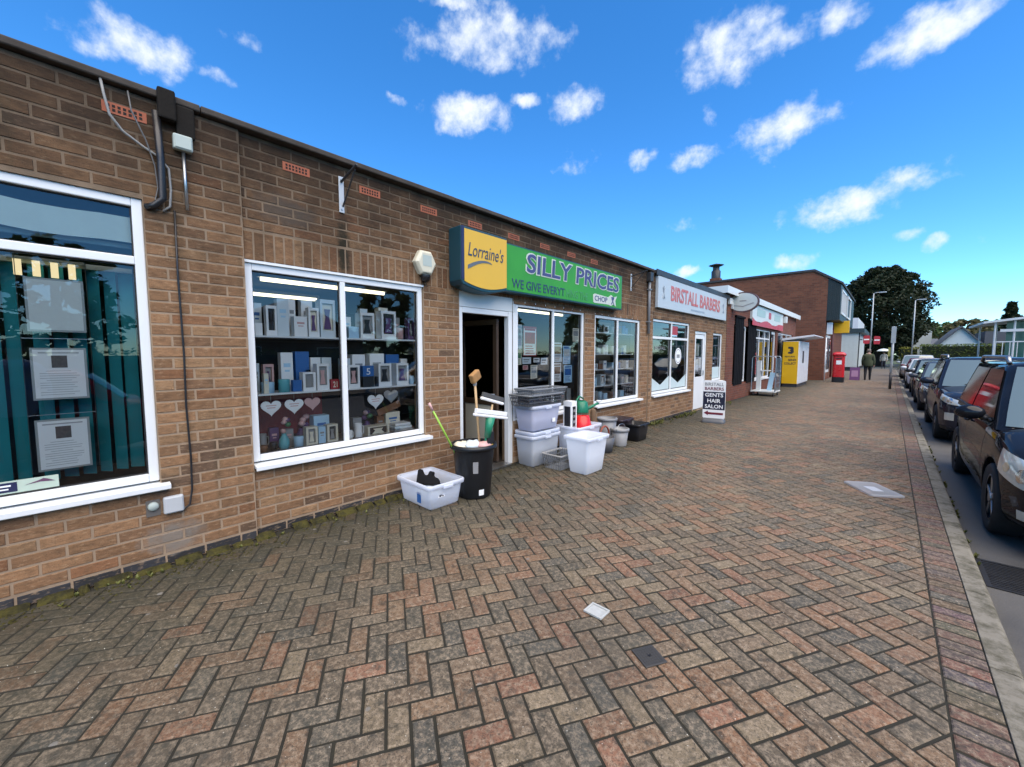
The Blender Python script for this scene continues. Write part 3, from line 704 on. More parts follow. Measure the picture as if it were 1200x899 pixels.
MB().lathe([(.0, -.07), (.045, -.07), (.055, -.02), (.055, .0)], (XP+.045, 2.72, 2.50), 14).build('strobe', M_black, al, True)
dp = thing('downpipe', 'slim grey downpipe on the short pier between gift shop and barber', 'downpipe', (.02, 8.56, 1.9))
MB().tube([(XP+.04, 8.58, 3.36), (XP+.04, 8.58, 2.05)], .03, 10).build('pipe', M_grey, dp, True)
MB().box(XP, XP+.10, 8.50, 8.645, 3.18, 3.38).build('hopper', M_dark_metal, dp, bevel=.01)
for z in (3.0, 2.3): MB().box(XP, XP+.078, 8.535, 8.625, z, z+.025).build('clip', M_grey, dp)

# shop sign
sg = thing('shop_sign', 'green and yellow projecting box sign above the gift shop door', 'sign', (0, 5.3, 2.5))
M_teal = pm('teal_sign_case', (.012, .055, .075), .35); M_navy = pm('navy_sign_edge', (.022, .026, .075), .35)
M_yel = pm('yellow_sign_face', (.66, .40, .035), .4, var=.05, scale=2); M_grn = pm('green_sign_face', (.035, .27, .024), .45, var=.28, scale=1.6)
M_let = pm('faded_blue_lettering', (.05, .06, .17), .5, var=.25, scale=3); M_edge = pm('pale_letter_edge', (.52, .56, .50), .5)
M_txt = pm('dark_blue_lettering', (.02, .05, .10), .5); M_fade = pm('washed_out_lettering', (.055, .25, .09), .5)
yl0, yl1 = 3.12, 3.87
bot = [(yl0 + (yl1-yl0)*k/10, 2.46 - .06*sin(pi*k/10)) for k in range(11)]
case = [(yl0-.03, 3.11)] + [(yl0-.03, 2.48)] + [(a, b_-.03) for a, b_ in bot] + [(yl1, 3.11)]
MB().prism([(y, z) for y, z in case], 'X', XP+.002, .20).build('yellow_case', M_teal, sg, bevel=.012)
face = [(yl0+.02, 3.08)] + [(a if 0 < i < 10 else (yl0+.02 if i == 0 else yl1-.012), b_+.01) for i, (a, b_) in enumerate(bot)] + [(yl1-.012, 3.08)]
MB().prism(face, 'X', .2005, .208).build('yellow_face', M_yel, sg)
MB().prism([(yl0-.025, 3.105), (yl0+.018, 3.105), (yl0+.018, 2.49), (yl0-.025, 2.49)], 'X', .2005, .207).build('edge_strip', M_navy, sg)
lettering("Lorraine's", 'lettering', M_txt, sg, (.209, yl0+.075, 2.775), .60, .165, shear=.25, rise=.0, bold=-.004)
sw = []
for k in range(13): f = k/12; sw.append((yl0+.07+.40*f, 2.615 + .115*sin(f*1.9)))
up = [(y, z + .045*(1-f_/12)**.6 + .004) for f_, (y, z) in enumerate(sw)]
MB().prism(sw + up[::-1], 'X', .2085, .212).build('swoosh', pm('grey_swoosh', (.10, .12, .14), .5), sg)
gy0, gy1 = 3.873, 7.12
MB().box(XP+.002, .13, gy0, gy1, 2.44, 3.085).build('green_case', M_teal, sg, bevel=.008)
MB().box(.1305, .136, gy0+.01, gy1-.03, 2.465, 3.065).build('green_face', M_grn, sg)
lettering('SILLY PRICES', 'lettering', M_edge, sg, (.137, 4.31, 2.735), 2.68, .30, bold=.05, shear=.06, depth=.003)
lettering('SILLY PRICES', 'lettering', M_let, sg, (.1405, 4.335, 2.752), 2.63, .265, bold=.018, shear=.06, depth=.003)
lettering('WE GIVE EVERYT', 'lettering', M_txt, sg, (.137, 4.03, 2.505), 1.22, .125, bold=.01, depth=.003)
lettering('HING THE', 'lettering', M_fade, sg, (.137, 5.29, 2.505), .62, .125, bold=.006, depth=.003)
cb = [(y-.36, z-.07) for y, z in [(6.45, 2.57), (6.50, 2.56), (6.95, 2.57), (7.05, 2.555), (7.15, 2.59), (7.24, 2.555), (7.21, 2.66), (7.27, 2.75), (7.15, 2.715), (7.05, 2.755), (6.95, 2.70), (6.50, 2.72), (6.44, 2.70)]]
MB().prism(cb, 'X', .1365, .140).build('chop_badge', M_edge, sg)
lettering('CHOP', 'lettering', M_let, sg, (.1405, 6.13, 2.53), .43, .09, bold=.012, depth=.002)
MB().obox((.142, 6.76, 2.57), .003, .02, .16, rx=radians(30)).obox((.1425, 6.75, 2.575), .003, .02, .15, rx=radians(-38)).prism([(6.72, 2.59), (6.77, 2.61), (6.79, 2.65), (6.70, 2.65)], 'X', .141, .1445).build('axe_emblem', M_let, sg)

# ------------------------------------------------------------------ office window: blinds, notices, lights
bl_ = thing('vertical_blind', 'teal vertical slat blind hanging behind the office window', 'blind', (-.28, -.9, .7))
M_blind = pm('teal_blind_fabric', (.013, .23, .26), .85, var=.25, scale=5)
rbz = random.Random(4)
MB().box(-.31, -.25, -2.2, .28, 2.20, 2.235).build('headrail', M_pale, bl_)
y = -2.15; k = 0
while y < .26:
    a = radians(rbz.uniform(28, 50)) if y > -.45 or rbz.random() < .5 else radians(rbz.uniform(55, 80))
    dx, dy = .045*sin(a), .045*cos(a)
    MB().add([(-.28-dx, y-dy, .73), (-.28+dx, y+dy, .73), (-.28+dx, y+dy, 2.2), (-.28-dx, y-dy, 2.2), (-.281-dx, y-dy, .73), (-.281+dx, y+dy, .73), (-.281+dx, y+dy, 2.2), (-.281-dx, y-dy, 2.2)], [(0,1,2,3), (7,6,5,4), (0,4,5,1), (2,6,7,3)]).build('slat', M_blind, bl_)
    y += rbz.choice((.085, .085, .09, .12)); k += 1
va = MB(); pts = [(-.105, -2.2 + 2.48*i/16, 2.52 + .012*sin(i*1.3) - .04*(i/16)) for i in range(17)]
for i in range(16):
    p, q = pts[i], pts[i+1]; va.quad((p[0], p[1], p[2]-.09), (q[0], q[1], q[2]-.09), (q[0]-.01, q[1], q[2]+.09), (p[0]-.01, p[1], p[2]+.09))
o = va.build('valance', pm('pale_green_fabric', (.62, .76, .69), .8), smooth=True); tag(o, 'sagging pale green fabric strip across the top of the office window', 'valance')
o = MB().box(-.20, -.17, -2.2, .28, 2.37, 2.40).build('curtain_rail', M_pale); tag(o, 'pale rail behind the upper panes of the office window', 'rail')
cl_ = thing('ceiling_light', 'row of four short warm light strips inside the office above the notices', 'ceiling light', (-.23, -.15, 2.1))
for k in range(4): MB().box(-.235, -.22, -.285+k*.08, -.25+k*.08, 2.115, 2.215).build('tube', M_strip, cl_)
MB().box(-.245, -.205, -.31, .04, 2.217, 2.235).build('casing', M_pale, cl_)
M_frame_c = pm('clear_acrylic_edge', (.34, .37, .36), .3); M_pic = pm('small_photo_print', (.10, .085, .08), .6, var=.7, scale=60)
M_blank = pm('plain_pale_sheet', (.66, .72, .70), .7, var=.04); M_gtext = pm('grey_print', (.40, .41, .41), .8)
def notice(y0, y1, z0, z1, label, pic=True, fr=M_frame_c, sheet=None):
    t_ = thing('notice', label, 'notice', (-.08, (y0+y1)/2, z0)); x = -.078
    MB().box(x-.006, x, y0, y1, z0, z1).build('holder', fr, t_)
    MB().box(x+.0005, x+.003, y0+.012, y1-.012, z0+.012, z1-.012).build('sheet', sheet or M_paper, t_)
    if pic:
        c = (y0+y1)/2; MB().box(x+.0035, x+.005, c-.035, c+.035, z1-.13, z1-.05).build('picture', M_pic, t_)
        tm = MB()
        for i in range(11):
            z = z1 - .15 - i*.0155
            if z > z0+.03: wd = (y1-y0)*(.36 if i % 4 else .25); tm.box(x+.0035, x+.0042, c-wd, c+wd*random.uniform(.6, 1), z-.003, z)
        tm.box(x+.0035, x+.0044, c-.09, c+.09, z1-.036, z1-.028); tm.build('print', M_gtext, t_)
notice(-.24, .02, 1.745, 2.09, 'blank pale sheet in a clear holder, topmost of three in the office window', False, sheet=M_blank)
notice(-.24, .01, 1.30, 1.64, 'typed white notice with small photo, middle of three in the office window')
notice(-.245, .0, .83, 1.17, 'typed white notice with small photo, lowest of three in the office window')
MB_ = MB()
for y in (-.27, .035): MB_.tube([(-.088, y, .82), (-.088, y, 2.30)], .002, 4)
for z in (1.20, 1.70): MB_.box(-.0895, -.0865, -.27, .035, z, z+.003)
o = MB_.build('notice_wires', M_steel); tag(o, 'thin steel wires carrying the three notices in the office window', 'wire')
stt = thing('window_sticker', 'pale strip sticker with blue panel and purple peak at the foot of the office window', 'sticker', (-.045, -.3, .72))
MB().box(-.0545, -.053, -.62, -.16, .725, .805).build('strip', pm('pale_green_sticker', (.46, .56, .46), .6), stt)
MB().box(-.0525, -.0515, -.60, -.335, .735, .795).build('panel', M_navy, stt)
MB().box(-.0515, -.051, -.54, -.36, .770, .780).build('print', M_paper, stt)
MB().box(-.0515, -.051, -.54, -.37, .750, .758).build('print', M_paper, stt)
MB().prism([(-.305, .765), (-.245, .785), (-.225, .795), (-.205, .786), (-.175, .768), (-.24, .774)], 'X', -.0525, -.0515).build('emblem', pm('purple_print', (.12, .05, .10), .6), stt)

# ------------------------------------------------------------------ gift display
PAL = {'white': (.86, .86, .85), 'pale': (.66, .73, .76), 'lblue': (.42, .64, .80), 'blue': (.03, .13, .38), 'black': (.015, .015, .018), 'pink': (.60, .36, .34), 'red': (.38, .03, .04),
       'purple': (.10, .04, .13), 'teal': (.12, .42, .46), 'grey': (.27, .27, .27), 'cream': (.74, .68, .54), 'brown': (.20, .09, .04), 'green': (.05, .18, .07), 'yellow': (.6, .42, .06)}
def gm(k): return pm('gift_' + k, PAL[k], .45, var=.07, scale=9)
ORD = ['first', 'second', 'third', 'fourth', 'fifth', 'sixth', 'seventh', 'eighth', 'ninth', 'tenth', 'eleventh', 'twelfth', 'thirteenth']
WORD = {'white': 'white', 'pale': 'pale grey blue', 'lblue': 'light blue', 'blue': 'blue', 'black': 'black', 'pink': 'pink', 'red': 'red', 'purple': 'purple', 'teal': 'teal', 'grey': 'grey', 'cream': 'cream', 'brown': 'brown', 'green': 'green', 'yellow': 'yellow'}
rg = random.Random(21)
def gift(kind, c, y0, w_, h, z, x, label, group):
    w_ *= .97; y1 = y0 + w_; d = min(.13, max(.06, w_*.8)); yc = (y0+y1)/2
    if kind == 'win':            # carton with a cut-out window
        t_ = thing('gift_box', label, 'gift box', (x-d/2, yc, z), 0, group); f = min(.022, w_*.2)
        MB().box(x-d, x-.03, y0, y1, z, z+h).box(x-.03, x, y0, y0+f, z, z+h).box(x-.03, x, y1-f, y1, z, z+h).box(x-.03, x, y0+f, y1-f, z, z+h*.18).box(x-.03, x, y0+f, y1-f, z+h*.9, z+h).build('carton', gm(c), t_)
        MB().box(x-.031, x-.026, y0+f, y1-f, z+h*.18, z+h*.9).build('inner_card', gm(rg.choice(['grey', 'black', 'brown', 'cream', 'grey'])), t_)
        ic = gm(rg.choice(['white', 'pink', 'red', 'black', 'cream', 'grey', 'purple'])); r = (w_-2*f)*.36
        pr = rg.choice([[(0, 0), (r*.8, .0), (r, h*.2), (r*.35, h*.38), (r*.4, h*.55), (0, h*.56)], [(0, 0), (r, 0), (r, h*.42), (0, h*.43)], [(r*.5, 0), (r*.15, h*.05), (r*.15, h*.25), (r*.9, h*.35), (r*.8, h*.6)]])
        MB().lathe(pr, (x-.014-r*.0, yc, z+h*.19), 10).build('item', ic, t_, True) if r < .02 else MB().add([(x-.012, yc-r, z+h*.22), (x-.012, yc+r, z+h*.22), (x-.012, yc+r*.5, z+h*.55), (x-.012, yc-r*.5, z+h*.55), (x-.012, yc-r*.8, z+h*.75), (x-.012, yc+r*.8, z+h*.75)], [(0,1,2,3), (3,2,5,4)]).build('item', ic, t_)
    elif kind == 'box':
        t_ = thing('gift_box', label, 'gift box', (x-d/2, yc, z), 0, group)
        MB().box(x-d, x, y0, y1, z, z+h).build('carton', gm(c), t_, bevel=.002)
        if h > .14: MB().box(x, x+.0012, y0+w_*.22, y1-w_*.22, z+h*.62, z+h*.72).box(x, x+.0012, y0+w_*.3, y1-w_*.3, z+h*.5, z+h*.55).build('print', gm(rg.choice(['grey', 'blue', 'pink', 'lblue'])), t_)
    elif kind == 'two':          # carton with a darker lower half
        t_ = thing('gift_box', label, 'gift box', (x-d/2, yc, z), 0, group)
        MB().box(x-d, x, y0, y1, z, z+h*.5).build('lower_carton', gm('black'), t_)
        MB().box(x-d, x, y0, y1, z+h*.505, z+h).build('upper_carton', gm(c), t_)
        lettering('5', 'print', gm('white'), t_, (x+.001, yc-w_*.18, z+h*.58), w_*.34, h*.3, depth=.001)
    elif kind == 'num':
        t_ = thing('gift_box', label, 'gift box', (x-d/2, yc, z), 0, group)
        MB().box(x-d, x, y0, y1, z, z+h).build('carton', gm(c), t_)
        lettering('21', 'print', gm('cream'), t_, (x+.001, yc-w_*.25, z+h*.2), w_*.5, h*.6, bold=.02, depth=.001)
    elif kind == 'tin':
        t_ = thing('gift_tin', label, 'tin', (x-w_/2, yc, z), 0, group); r = w_/2
        MB().lathe([(0, 0), (r*.97, 0), (r*.97, h*.72)], (x-r, yc, z), 20).build('body', gm(c), t_, True)
        MB().lathe([(r, h*.70), (r, h*.97), (r*.96, h), (0, h)], (x-r, yc, z), 20).build('lid', gm(c), t_, True)
    elif kind == 'vase':
        t_ = thing('vase', label, 'vase', (x-w_/2, yc, z), 0, group); r = w_/2
        MB().lathe([(0, 0), (r*.7, 0), (r*.95, h*.15), (r*.9, h*.3), (r*.4, h*.45), (r*.45, h*.5)], (x-r, yc, z), 18).build('body', gm(c), t_, True)
        for k in range(5): MB().blob((x-r+rg.uniform(-.3, .3)*r, yc+rg.uniform(-.9, .9)*r, z+h*rg.uniform(.55, .9)), r*.55, r*.55, r*.5, 8, .15, k).build('flower', gm(rg.choice(['pink', 'pink', 'green', 'purple'])), t_, True)
    elif kind == 'mug':
        t_ = thing('mug', label, 'mug', (x-w_/2, yc, z), 0, group); r = w_*.4
        MB().lathe([(0, 0), (r*.9, 0), (r, h*.1), (r, h), (r*.88, h), (r*.88, h*.15), (0, h*.12)], (x-r, yc-w_*.08, z), 18).build('body', gm(c), t_, True)
        MB().tube([(x-r, yc-w_*.08+r*.95+k_[0]*r*.6, z+h*k_[1]) for k_ in ((0, .25), (.8, .3), (1, .55), (.8, .78), (0, .82))], r*.13, 6).build('handle', gm(c), t_, True)
    elif kind == 'towel':
        t_ = thing('folded_towels', label, 'towels', (x-d/2, yc, z), 0, group)
        for k in range(3): MB().box(x-.2+k*.012, x-k*.01, y0+k*.01, y1-k*.012, z+k*h/3+.001, z+(k+1)*h/3).build('towel', gm(['grey', 'pale', 'white'][k]), t_, bevel=.012)
ROWS = [
 ('top', 'left', 1.765, [('box','pale',1.06,.08,.30,1),('box','white',1.03,.07,.11,0),('win','white',1.13,.09,.27,0),('box','pale',1.22,.10,.34,0),('box','white',1.36,.07,.36,1),('box','white',1.36,.12,.19,0),('box','white',1.48,.11,.36,1),('win','white',1.49,.10,.28,0),('win','pale',1.60,.15,.37,0),('box','lblue',1.30,.05,.24,1),('box','cream',1.60,.1,.25,1)]),
 ('top', 'right', 1.765, [('box','white',1.90,.08,.23,1),('box','lblue',1.88,.11,.12,0),('win','white',2.01,.16,.27,0),('box','white',2.18,.07,.29,1),('win','white',2.25,.18,.31,0),('box','grey',2.48,.09,.26,1),('win','purple',2.58,.09,.25,0),('box','pale',2.08,.09,.33,1),('box','cream',2.30,.12,.36,1),('tin','pink',2.45,.09,.13,0)]),
 ('middle', 'left', 1.245, [('box','pale',1.04,.06,.27,1),('tin','lblue',1.08,.11,.10,0),('win','pink',1.13,.09,.26,1),('tin','teal',1.22,.10,.12,0),('box','white',1.28,.11,.37,1),('box','blue',1.33,.08,.11,0),('box','blue',1.41,.13,.38,1),('win','white',1.42,.12,.18,0),('box','white',1.55,.10,.32,1),('win','white',1.55,.12,.26,0),('box','pale',1.66,.10,.32,1),('num','red',1.68,.09,.10,0),('box','cream',1.09,.04,.18,0),('box','black',1.50,.05,.2,1)]),
 ('middle', 'right', 1.245, [('win','white',1.86,.13,.24,0),('box','white',1.98,.15,.35,1),('two','blue',2.02,.13,.23,0),('box','white',2.18,.18,.36,1),('win','white',2.20,.16,.25,0),('box','blue',2.38,.17,.35,1),('win','white',2.42,.16,.25,0),('box','pale',1.86,.1,.31,1),('tin','black',2.17,.06,.11,0),('box','white',2.57,.09,.3,1),('mug','lblue',2.60,.07,.1,0)]),
 ('bottom', 'left', .70, [('mug','grey',1.07,.09,.15,1),('vase','teal',1.20,.10,.32,0),('tin','lblue',1.33,.09,.11,0),('win','cream',1.43,.11,.19,0),('box','lblue',1.56,.16,.27,1),('box','lblue',1.545,.07,.18,0),('win','cream',1.63,.11,.19,0),('tin','black',1.12,.07,.09,0),('tin','brown',1.03,.08,.07,0),('vase','purple',1.40,.12,.3,1),('box','purple',1.16,.08,.2,1),('box','grey',1.28,.09,.17,1)]),
 ('bottom', 'right', .70, [('mug','white',1.86,.08,.13,1),('mug','white',1.93,.10,.16,0),('win','cream',2.06,.26,.11,0),('box','cream',2.36,.19,.22,1),('towel','grey',2.38,.26,.10,0),('box','grey',1.97,.1,.2,1),('vase','purple',2.10,.12,.28,1),('mug','white',1.85,.06,.1,0),('box','brown',2.25,.09,.19,1)])]
KN = {'win': 'window carton', 'box': 'carton', 'two': 'two tone carton', 'num': 'numbered carton', 'tin': 'round tin', 'vase': 'vase of flowers', 'mug': 'mug', 'towel': 'stack of folded towels'}
for sh, side, z, items in ROWS:
    for dp_ in (0, 1):
        row = sorted([i for i in items if i[5] == dp_], key=lambda i: i[2])
        for n, (kd, c, y0, w_, h, _) in enumerate(row):
            gift(kd, c, y0, w_, h, z, -.145 if dp_ == 0 else -.30, '%s %s, %s from left, %s row, %s shelf, %s display pane' % (WORD[c], KN[kd], ORD[n], 'front' if dp_ == 0 else 'back', sh, side), 'gifts on display in the shop window')
def heart(yc, zc, s, x, mat, name, label, txt=True):
    p = []
    for k in range(28):
        a = 2*pi*k/28; p.append((yc + s*.062*16*sin(a)**3/1.0, zc + s*.058*(13*cos(a) - 5*cos(2*a) - 2*cos(3*a) - cos(4*a))))
    t_ = thing(name, label, 'ornament', (x, yc, zc)); MB().prism(p, 'X', x-.006, x).build('plaque', mat, t_)
    if txt: MB().box(x, x+.001, yc-s*.5, yc+s*.5, zc+s*.15, zc+s*.24).box(x, x+.001, yc-s*.4, yc+s*.4, zc-s*.1, zc-.0).build('print', gm('pink'), t_)
    MB().tube([(x-.003, yc, zc+s*.4), (x-.003, yc, 1.228)], .0015, 4).build('string', gm('grey'), t_)
heart(1.14, 1.115, .085, -.15, gm('white'), 'heart_plaque', 'white heart plaque, leftmost of the three hanging on the red cloth')
heart(1.335, 1.115, .085, -.15, gm('white'), 'heart_plaque', 'white heart plaque, middle of the three hanging on the red cloth')
heart(1.50, 1.125, .075, -.15, gm('pink'), 'heart_plaque', 'pinkish heart plaque, rightmost of the three hanging on the red cloth')
heart(2.16, 1.09, .095, -.15, gm('white'), 'heart_plaque', 'white heart plaque hanging below the middle shelf of the right display pane')
heart(2.36, 1.13, .09, -.17, gm('grey'), 'heart_plaque', 'grey heart plaque hanging beside the white one in the right display pane', False)
cl = MB(); 
for i in range(24):
    y, y2 = 1.02 + i*.028, 1.02 + (i+1)*.028; f1, f2 = .006*sin(i*1.4), .006*sin((i+1)*1.4)
    cl.quad((-.42+f1, y, .80), (-.42+f2, y2, .80), (-.42+f2, y2, 1.225), (-.42+f1, y, 1.225))
o = cl.build('red_cloth', pm('dark_red_cloth', (.16, .012, .02), .9, var=.3), smooth=True); tag(o, 'dark red cloth hanging behind the hearts in the left display pane', 'cloth')
tag(MB().obox((-.30, 2.40, .97), .02, .30, .08, rx=radians(18)).build('wooden_sign', gm('brown'), bevel=.004), 'brown wooden sign tilted in the lower right of the display', 'sign')

# posters in the window beside the door
PO = [(4.37,4.51,1.68,2.04,'pale','pale blue poster at the top left, by the door post','lblue'),(4.54,4.85,1.57,2.02,'white','large white poster with red border on the poster window','red'),(4.37,4.50,1.44,1.67,'cream','cream leaflet below the pale blue poster by the door post','green'),
      (4.52,4.72,1.45,1.55,'pale','small pale card just under the large red bordered poster','grey'),(4.78,4.93,1.47,1.54,'white','smallest white card, in the middle of the row under the large poster','black'),(4.96,5.13,1.43,1.54,'white','white card beside the window mullion, right of the smallest card','grey'),
      (4.71,4.87,1.22,1.43,'cream','cream upright leaflet lowest in the left pane of the poster window','grey'),(4.53,4.65,1.36,1.43,'pink','little pink card in the left pane of the poster window','red'),(5.29,5.52,1.47,1.79,'pale','poster with brown picture right of the mullion, upper of the pair','brown'),
      (5.29,5.50,1.14,1.45,'white','poster with brown picture right of the mullion, lower of the pair','brown'),(5.55,5.77,1.43,1.74,'lblue','pale blue sheet in the middle of the right poster pane','white'),(5.58,5.82,1.11,1.41,'lblue','light blue leaflet lowest in the right poster pane','blue'),(5.83,6.02,1.82,2.05,'cream','cream sheet at the top right corner of the poster window','grey')]
for (a, b_, c, d, k, lab, k2) in PO:
    t_ = thing('poster', lab, 'poster', (-.11, (a+b_)/2, c), 0, 'posters stuck inside the window by the door'); x = -.104
    MB().box(x-.0015, x, a, b_, c, d).build('sheet', gm(k), t_)
    ww, hh = b_-a, d-c
    if hh > .2:
        MB().box(x+.0003, x+.001, a+ww*.12, b_-ww*.12, c+hh*.42, d-hh*.2).build('picture', pm('poster_art_' + k2, PAL[k2], .6, var=.8, scale=35), t_)
        pr = MB()
        for i in range(4): pr.box(x+.0003, x+.001, a+ww*.15, b_-ww*random.uniform(.15, .35), c+hh*(.08+.08*i), c+hh*(.11+.08*i))
        pr.box(x+.0003, x+.001, a+ww*.1, b_-ww*.1, d-hh*.14, d-hh*.07); pr.build('print', gm(k2 if k2 != 'white' else 'blue'), t_)
    else: MB().box(x+.0003, x+.001, a+ww*.12, b_-ww*.2, c+hh*.55, c+hh*.75).box(x+.0003, x+.001, a+ww*.12, b_-ww*.35, c+hh*.25, c+hh*.38).build('print', gm(k2), t_)
    if k2 == 'red' and hh > .3: MB().box(x+.0003, x+.0012, a, a+.012, c, d).box(x+.0003, x+.0012, b_-.012, b_, c, d).box(x+.0003, x+.0012, a+.012, b_-.012, c, c+.012).box(x+.0003, x+.0012, a+.012, b_-.012, d-.03, d).build('border', gm('red'), t_)
# clutter on the display base of the poster window and on the shelves of the far window
for k in range(9):
    y0 = 4.42 + k*.18; c = rg.choice(['green', 'brown', 'cream', 'grey', 'red', 'yellow', 'purple'])
    gift(rg.choice(['tin', 'box', 'vase', 'box']), c, y0, .13, rg.uniform(.14, .34), .72, -.24, '%s item, %s from left along the foot of the poster window' % (WORD[c], ORD[k]), 'goods along the foot of the poster window')
for zi, (z, nm) in enumerate(((2.02, 'top'), (1.60, 'second'), (1.30, 'third'), (.98, 'fourth'), (.69, 'lowest'))):
    for side, (a, b_) in (('left', (6.54, 7.28)), ('right', (7.38, 8.18))):
        y0 = a; n = 0
        while y0 < b_ - .16:
            w_ = rg.uniform(.10, .19); c = rg.choice(['white', 'grey', 'cream', 'lblue', 'black', 'blue', 'pale', 'brown', 'grey'])
            gift(rg.choice(['box', 'win', 'box', 'tin', 'mug']) if nm != 'lowest' else rg.choice(['box', 'tin']), c, y0, w_, rg.uniform(.10, .2 if zi in (1, 2, 4) else .22), z, -.20, '%s item, %s from left, %s shelf, %s pane by the barber' % (WORD[c], ORD[n], nm, side), 'goods on the shelves by the barber')
            y0 += w_ + rg.uniform(.01, .06); n += 1
# ------------------------------------------------------------------ goods standing outside the shop
M_cb = clear_plastic('clear_blue_plastic', (.86, .91, 1.0), .60)
M_cw = clear_plastic('frosted_white_plastic', (.93, .96, 1.0), .82)
M_rim = clear_plastic('clear_rim_plastic', (.88, .92, 1.0), .85, .3)
M_pbin = pm('black_bin_plastic', (.006, .007, .009), .42, bump=.15)
def rrect(x0, x1, y0, y1, r, n=4):
    p = []
    for cx, cy, a0 in ((x1-r, y1-r, 0), (x0+r, y1-r, 90), (x0+r, y0+r, 180), (x1-r, y0+r, 270)):
        for k in range(n+1): a = radians(a0 + 90*k/n); p.append((cx + r*cos(a), cy + r*sin(a)))
    return p
def loft(rings):
    """rings: list of (polygon, z) with equal counts -> side faces"""
    mb = MB(); n = len(rings[0][0]); vs = [(x, y, z) for p, z in rings for x, y in p]
    fs = [(i*n+k, i*n+(k+1) % n, (i+1)*n+(k+1) % n, (i+1)*n+k) for i in range(len(rings)-1) for k in range(n)]
    return mb, vs, fs, n
def storage_box(label, x0, x1, y0, y1, z0, h, mat, taper=.03, group=None, ribs=0, rim=.018, rz=0, name='storage_box', rimm=None, cat='storage box'):
    cx, cy = (x0+x1)/2, (y0+y1)/2; a, b_ = (x1-x0)/2, (y1-y0)/2
    t_ = thing(name, label, cat, (cx, cy, z0), rz, group); th = .004
    O = lambda s, r=.04: rrect(-a+s, a-s, -b_+s, b_-s, max(.01, r))
    rings = [(O(taper+.02, .03), 0), (O(taper+.004, .03), .015), (O(taper*.5), h*.5), (O(.003), h-.03), (O(-.001), h), (O(.006), h), (O(taper*.5+th), h*.5), (O(taper+.012, .03), .012)]
    mb, vs, fs, n = loft(rings); fs = fs + [tuple(range(n))[::-1], tuple((len(rings)-1)*n + k for k in range(n))]
    mb.add(vs, fs).build('body', mat, t_, True, local=True)
    rr_ = [(O(.002), h-.045), (O(-rim, .05), h-.042), (O(-rim-.003, .05), h-.004), (O(-rim+.004, .05), h+.004), (O(.0), h+.002)]
    mb, vs, fs, n = loft(rr_); mb.add(vs, fs).build('rim', rimm or M_rim, t_, True, local=True)
    for s in (-1, 1):
        MB().box(s*(a+rim-.004), s*(a+rim+.014), -.06, .06, h-.05, h-.02).build('handle', rimm or M_rim, t_, local=True, bevel=.004)
    return t_
# front left: low clear box with a black shape lying in it
bx = storage_box('low clear bluish storage box holding a black foam shape, nearest the camera', .04, .63, 2.30, 2.74, 0, .265, M_cb)
MB().prism([(-.10, .12), (-.02, .12), (-.02, .155), (-.10, .155)], 'X', .278, .2805).build('label', gm('white'), bx, local=True)
MB().box(.281, .282, -.088, -.068, .126, .150).box(.281, .282, -.062, -.052, .130, .150).box(.281, .282, -.048, -.034, .126, .136).build('print', gm('black'), bx, local=True)
MB().box(.05, .12, -.206, -.2035, .05, .16).build('insert', gm('blue'), bx, local=True)
f_ = MB().prism([(-.13, 0), (.13, 0), (.10, .07), (.05, .09), (.05, .14), (.01, .15), (-.01, .10), (-.06, .11), (-.09, .17), (-.12, .16)], 'Y', -.05, .05)
o = f_.build('foam_insert', pm('black_foam', (.005, .005, .006), .8, spec=.2), bevel=.012); o.location = (.33, 2.50, .175); o.rotation_euler = (radians(-20), 0, radians(40)); tag(o, 'black moulded foam shape lying in the low clear box', 'foam insert')
o = MB().blob((.33, 2.50, .09), .2, .14, .085, 12, .12, 3).build('crumpled_bag', gm('pale'), smooth=True); tag(o, 'pale crumpled bag under the black foam shape in the low clear box', 'bag')
# black bin with brooms
bc = (.535, 2.975)
bn = thing('black_bin', 'tall round black plastic bin full of brooms and cloths', 'bin', (bc[0], bc[1], 0))
MB().lathe([(0, 0), (.185, 0), (.19, .02), (.232, .55), (.234, .57), (.222, .57), (.18, .03), (0, .03)], (bc[0], bc[1], 0), 40).build('body', M_pbin, bn, True)
MB().lathe([(.232, .545), (.262, .548), (.268, .565), (.262, .592), (.245, .598), (.226, .585)], (bc[0], bc[1], 0), 40).build('rim', M_pbin, bn, True)
ax = Vector((.76, -.65)).normalized()
def stick(parent, az_off, z0, z1, w_, r, mat, name):
    m_ = MB(); n = 4; a0 = math.atan2(ax.y, ax.x) + az_off
    vs = []
    for i in range(n+1):
        a = a0 + (i/n - .5)*w_/r
        for z in (z0, z1): rr_ = .19 + (.232-.19)*(z/.55) + .003; vs.append((bc[0]+rr_*cos(a), bc[1]+rr_*sin(a), z))
    m_.add(vs, [(2*i, 2*i+2, 2*i+3, 2*i+1) for i in range(n)]); m_.build(name, mat, parent, True)
stick(bn, .08, .30, .43, .055, .21, gm('grey'), 'sticker'); stick(bn, .42, .045, .11, .06, .2, gm('white'), 'label')
for i, (dx, dy, dz, r, c, lab) in enumerate([(-.07, -.12, .56, .095, 'cream', 'cream bundle of cloths at the left of the black bin'), (.04, -.04, .575, .10, 'pale', 'pale mop head in the middle of the black bin'), (.10, .05, .57, .085, 'pink', 'pink dusters bundled in the black bin'), (.10, .15, .57, .055, 'yellow', 'yellow duster at the right edge of the black bin'), (-.08, .08, .53, .11, 'grey', 'dark grey cloths at the back of the black bin')]):
    o = MB().blob((bc[0]+dx, bc[1]+dy, dz), r, r, r*.6, 14, .22, i).build('cloth_bundle', gm(c), smooth=True); tag(o, lab, 'cloths', 'cloths in the black bin')
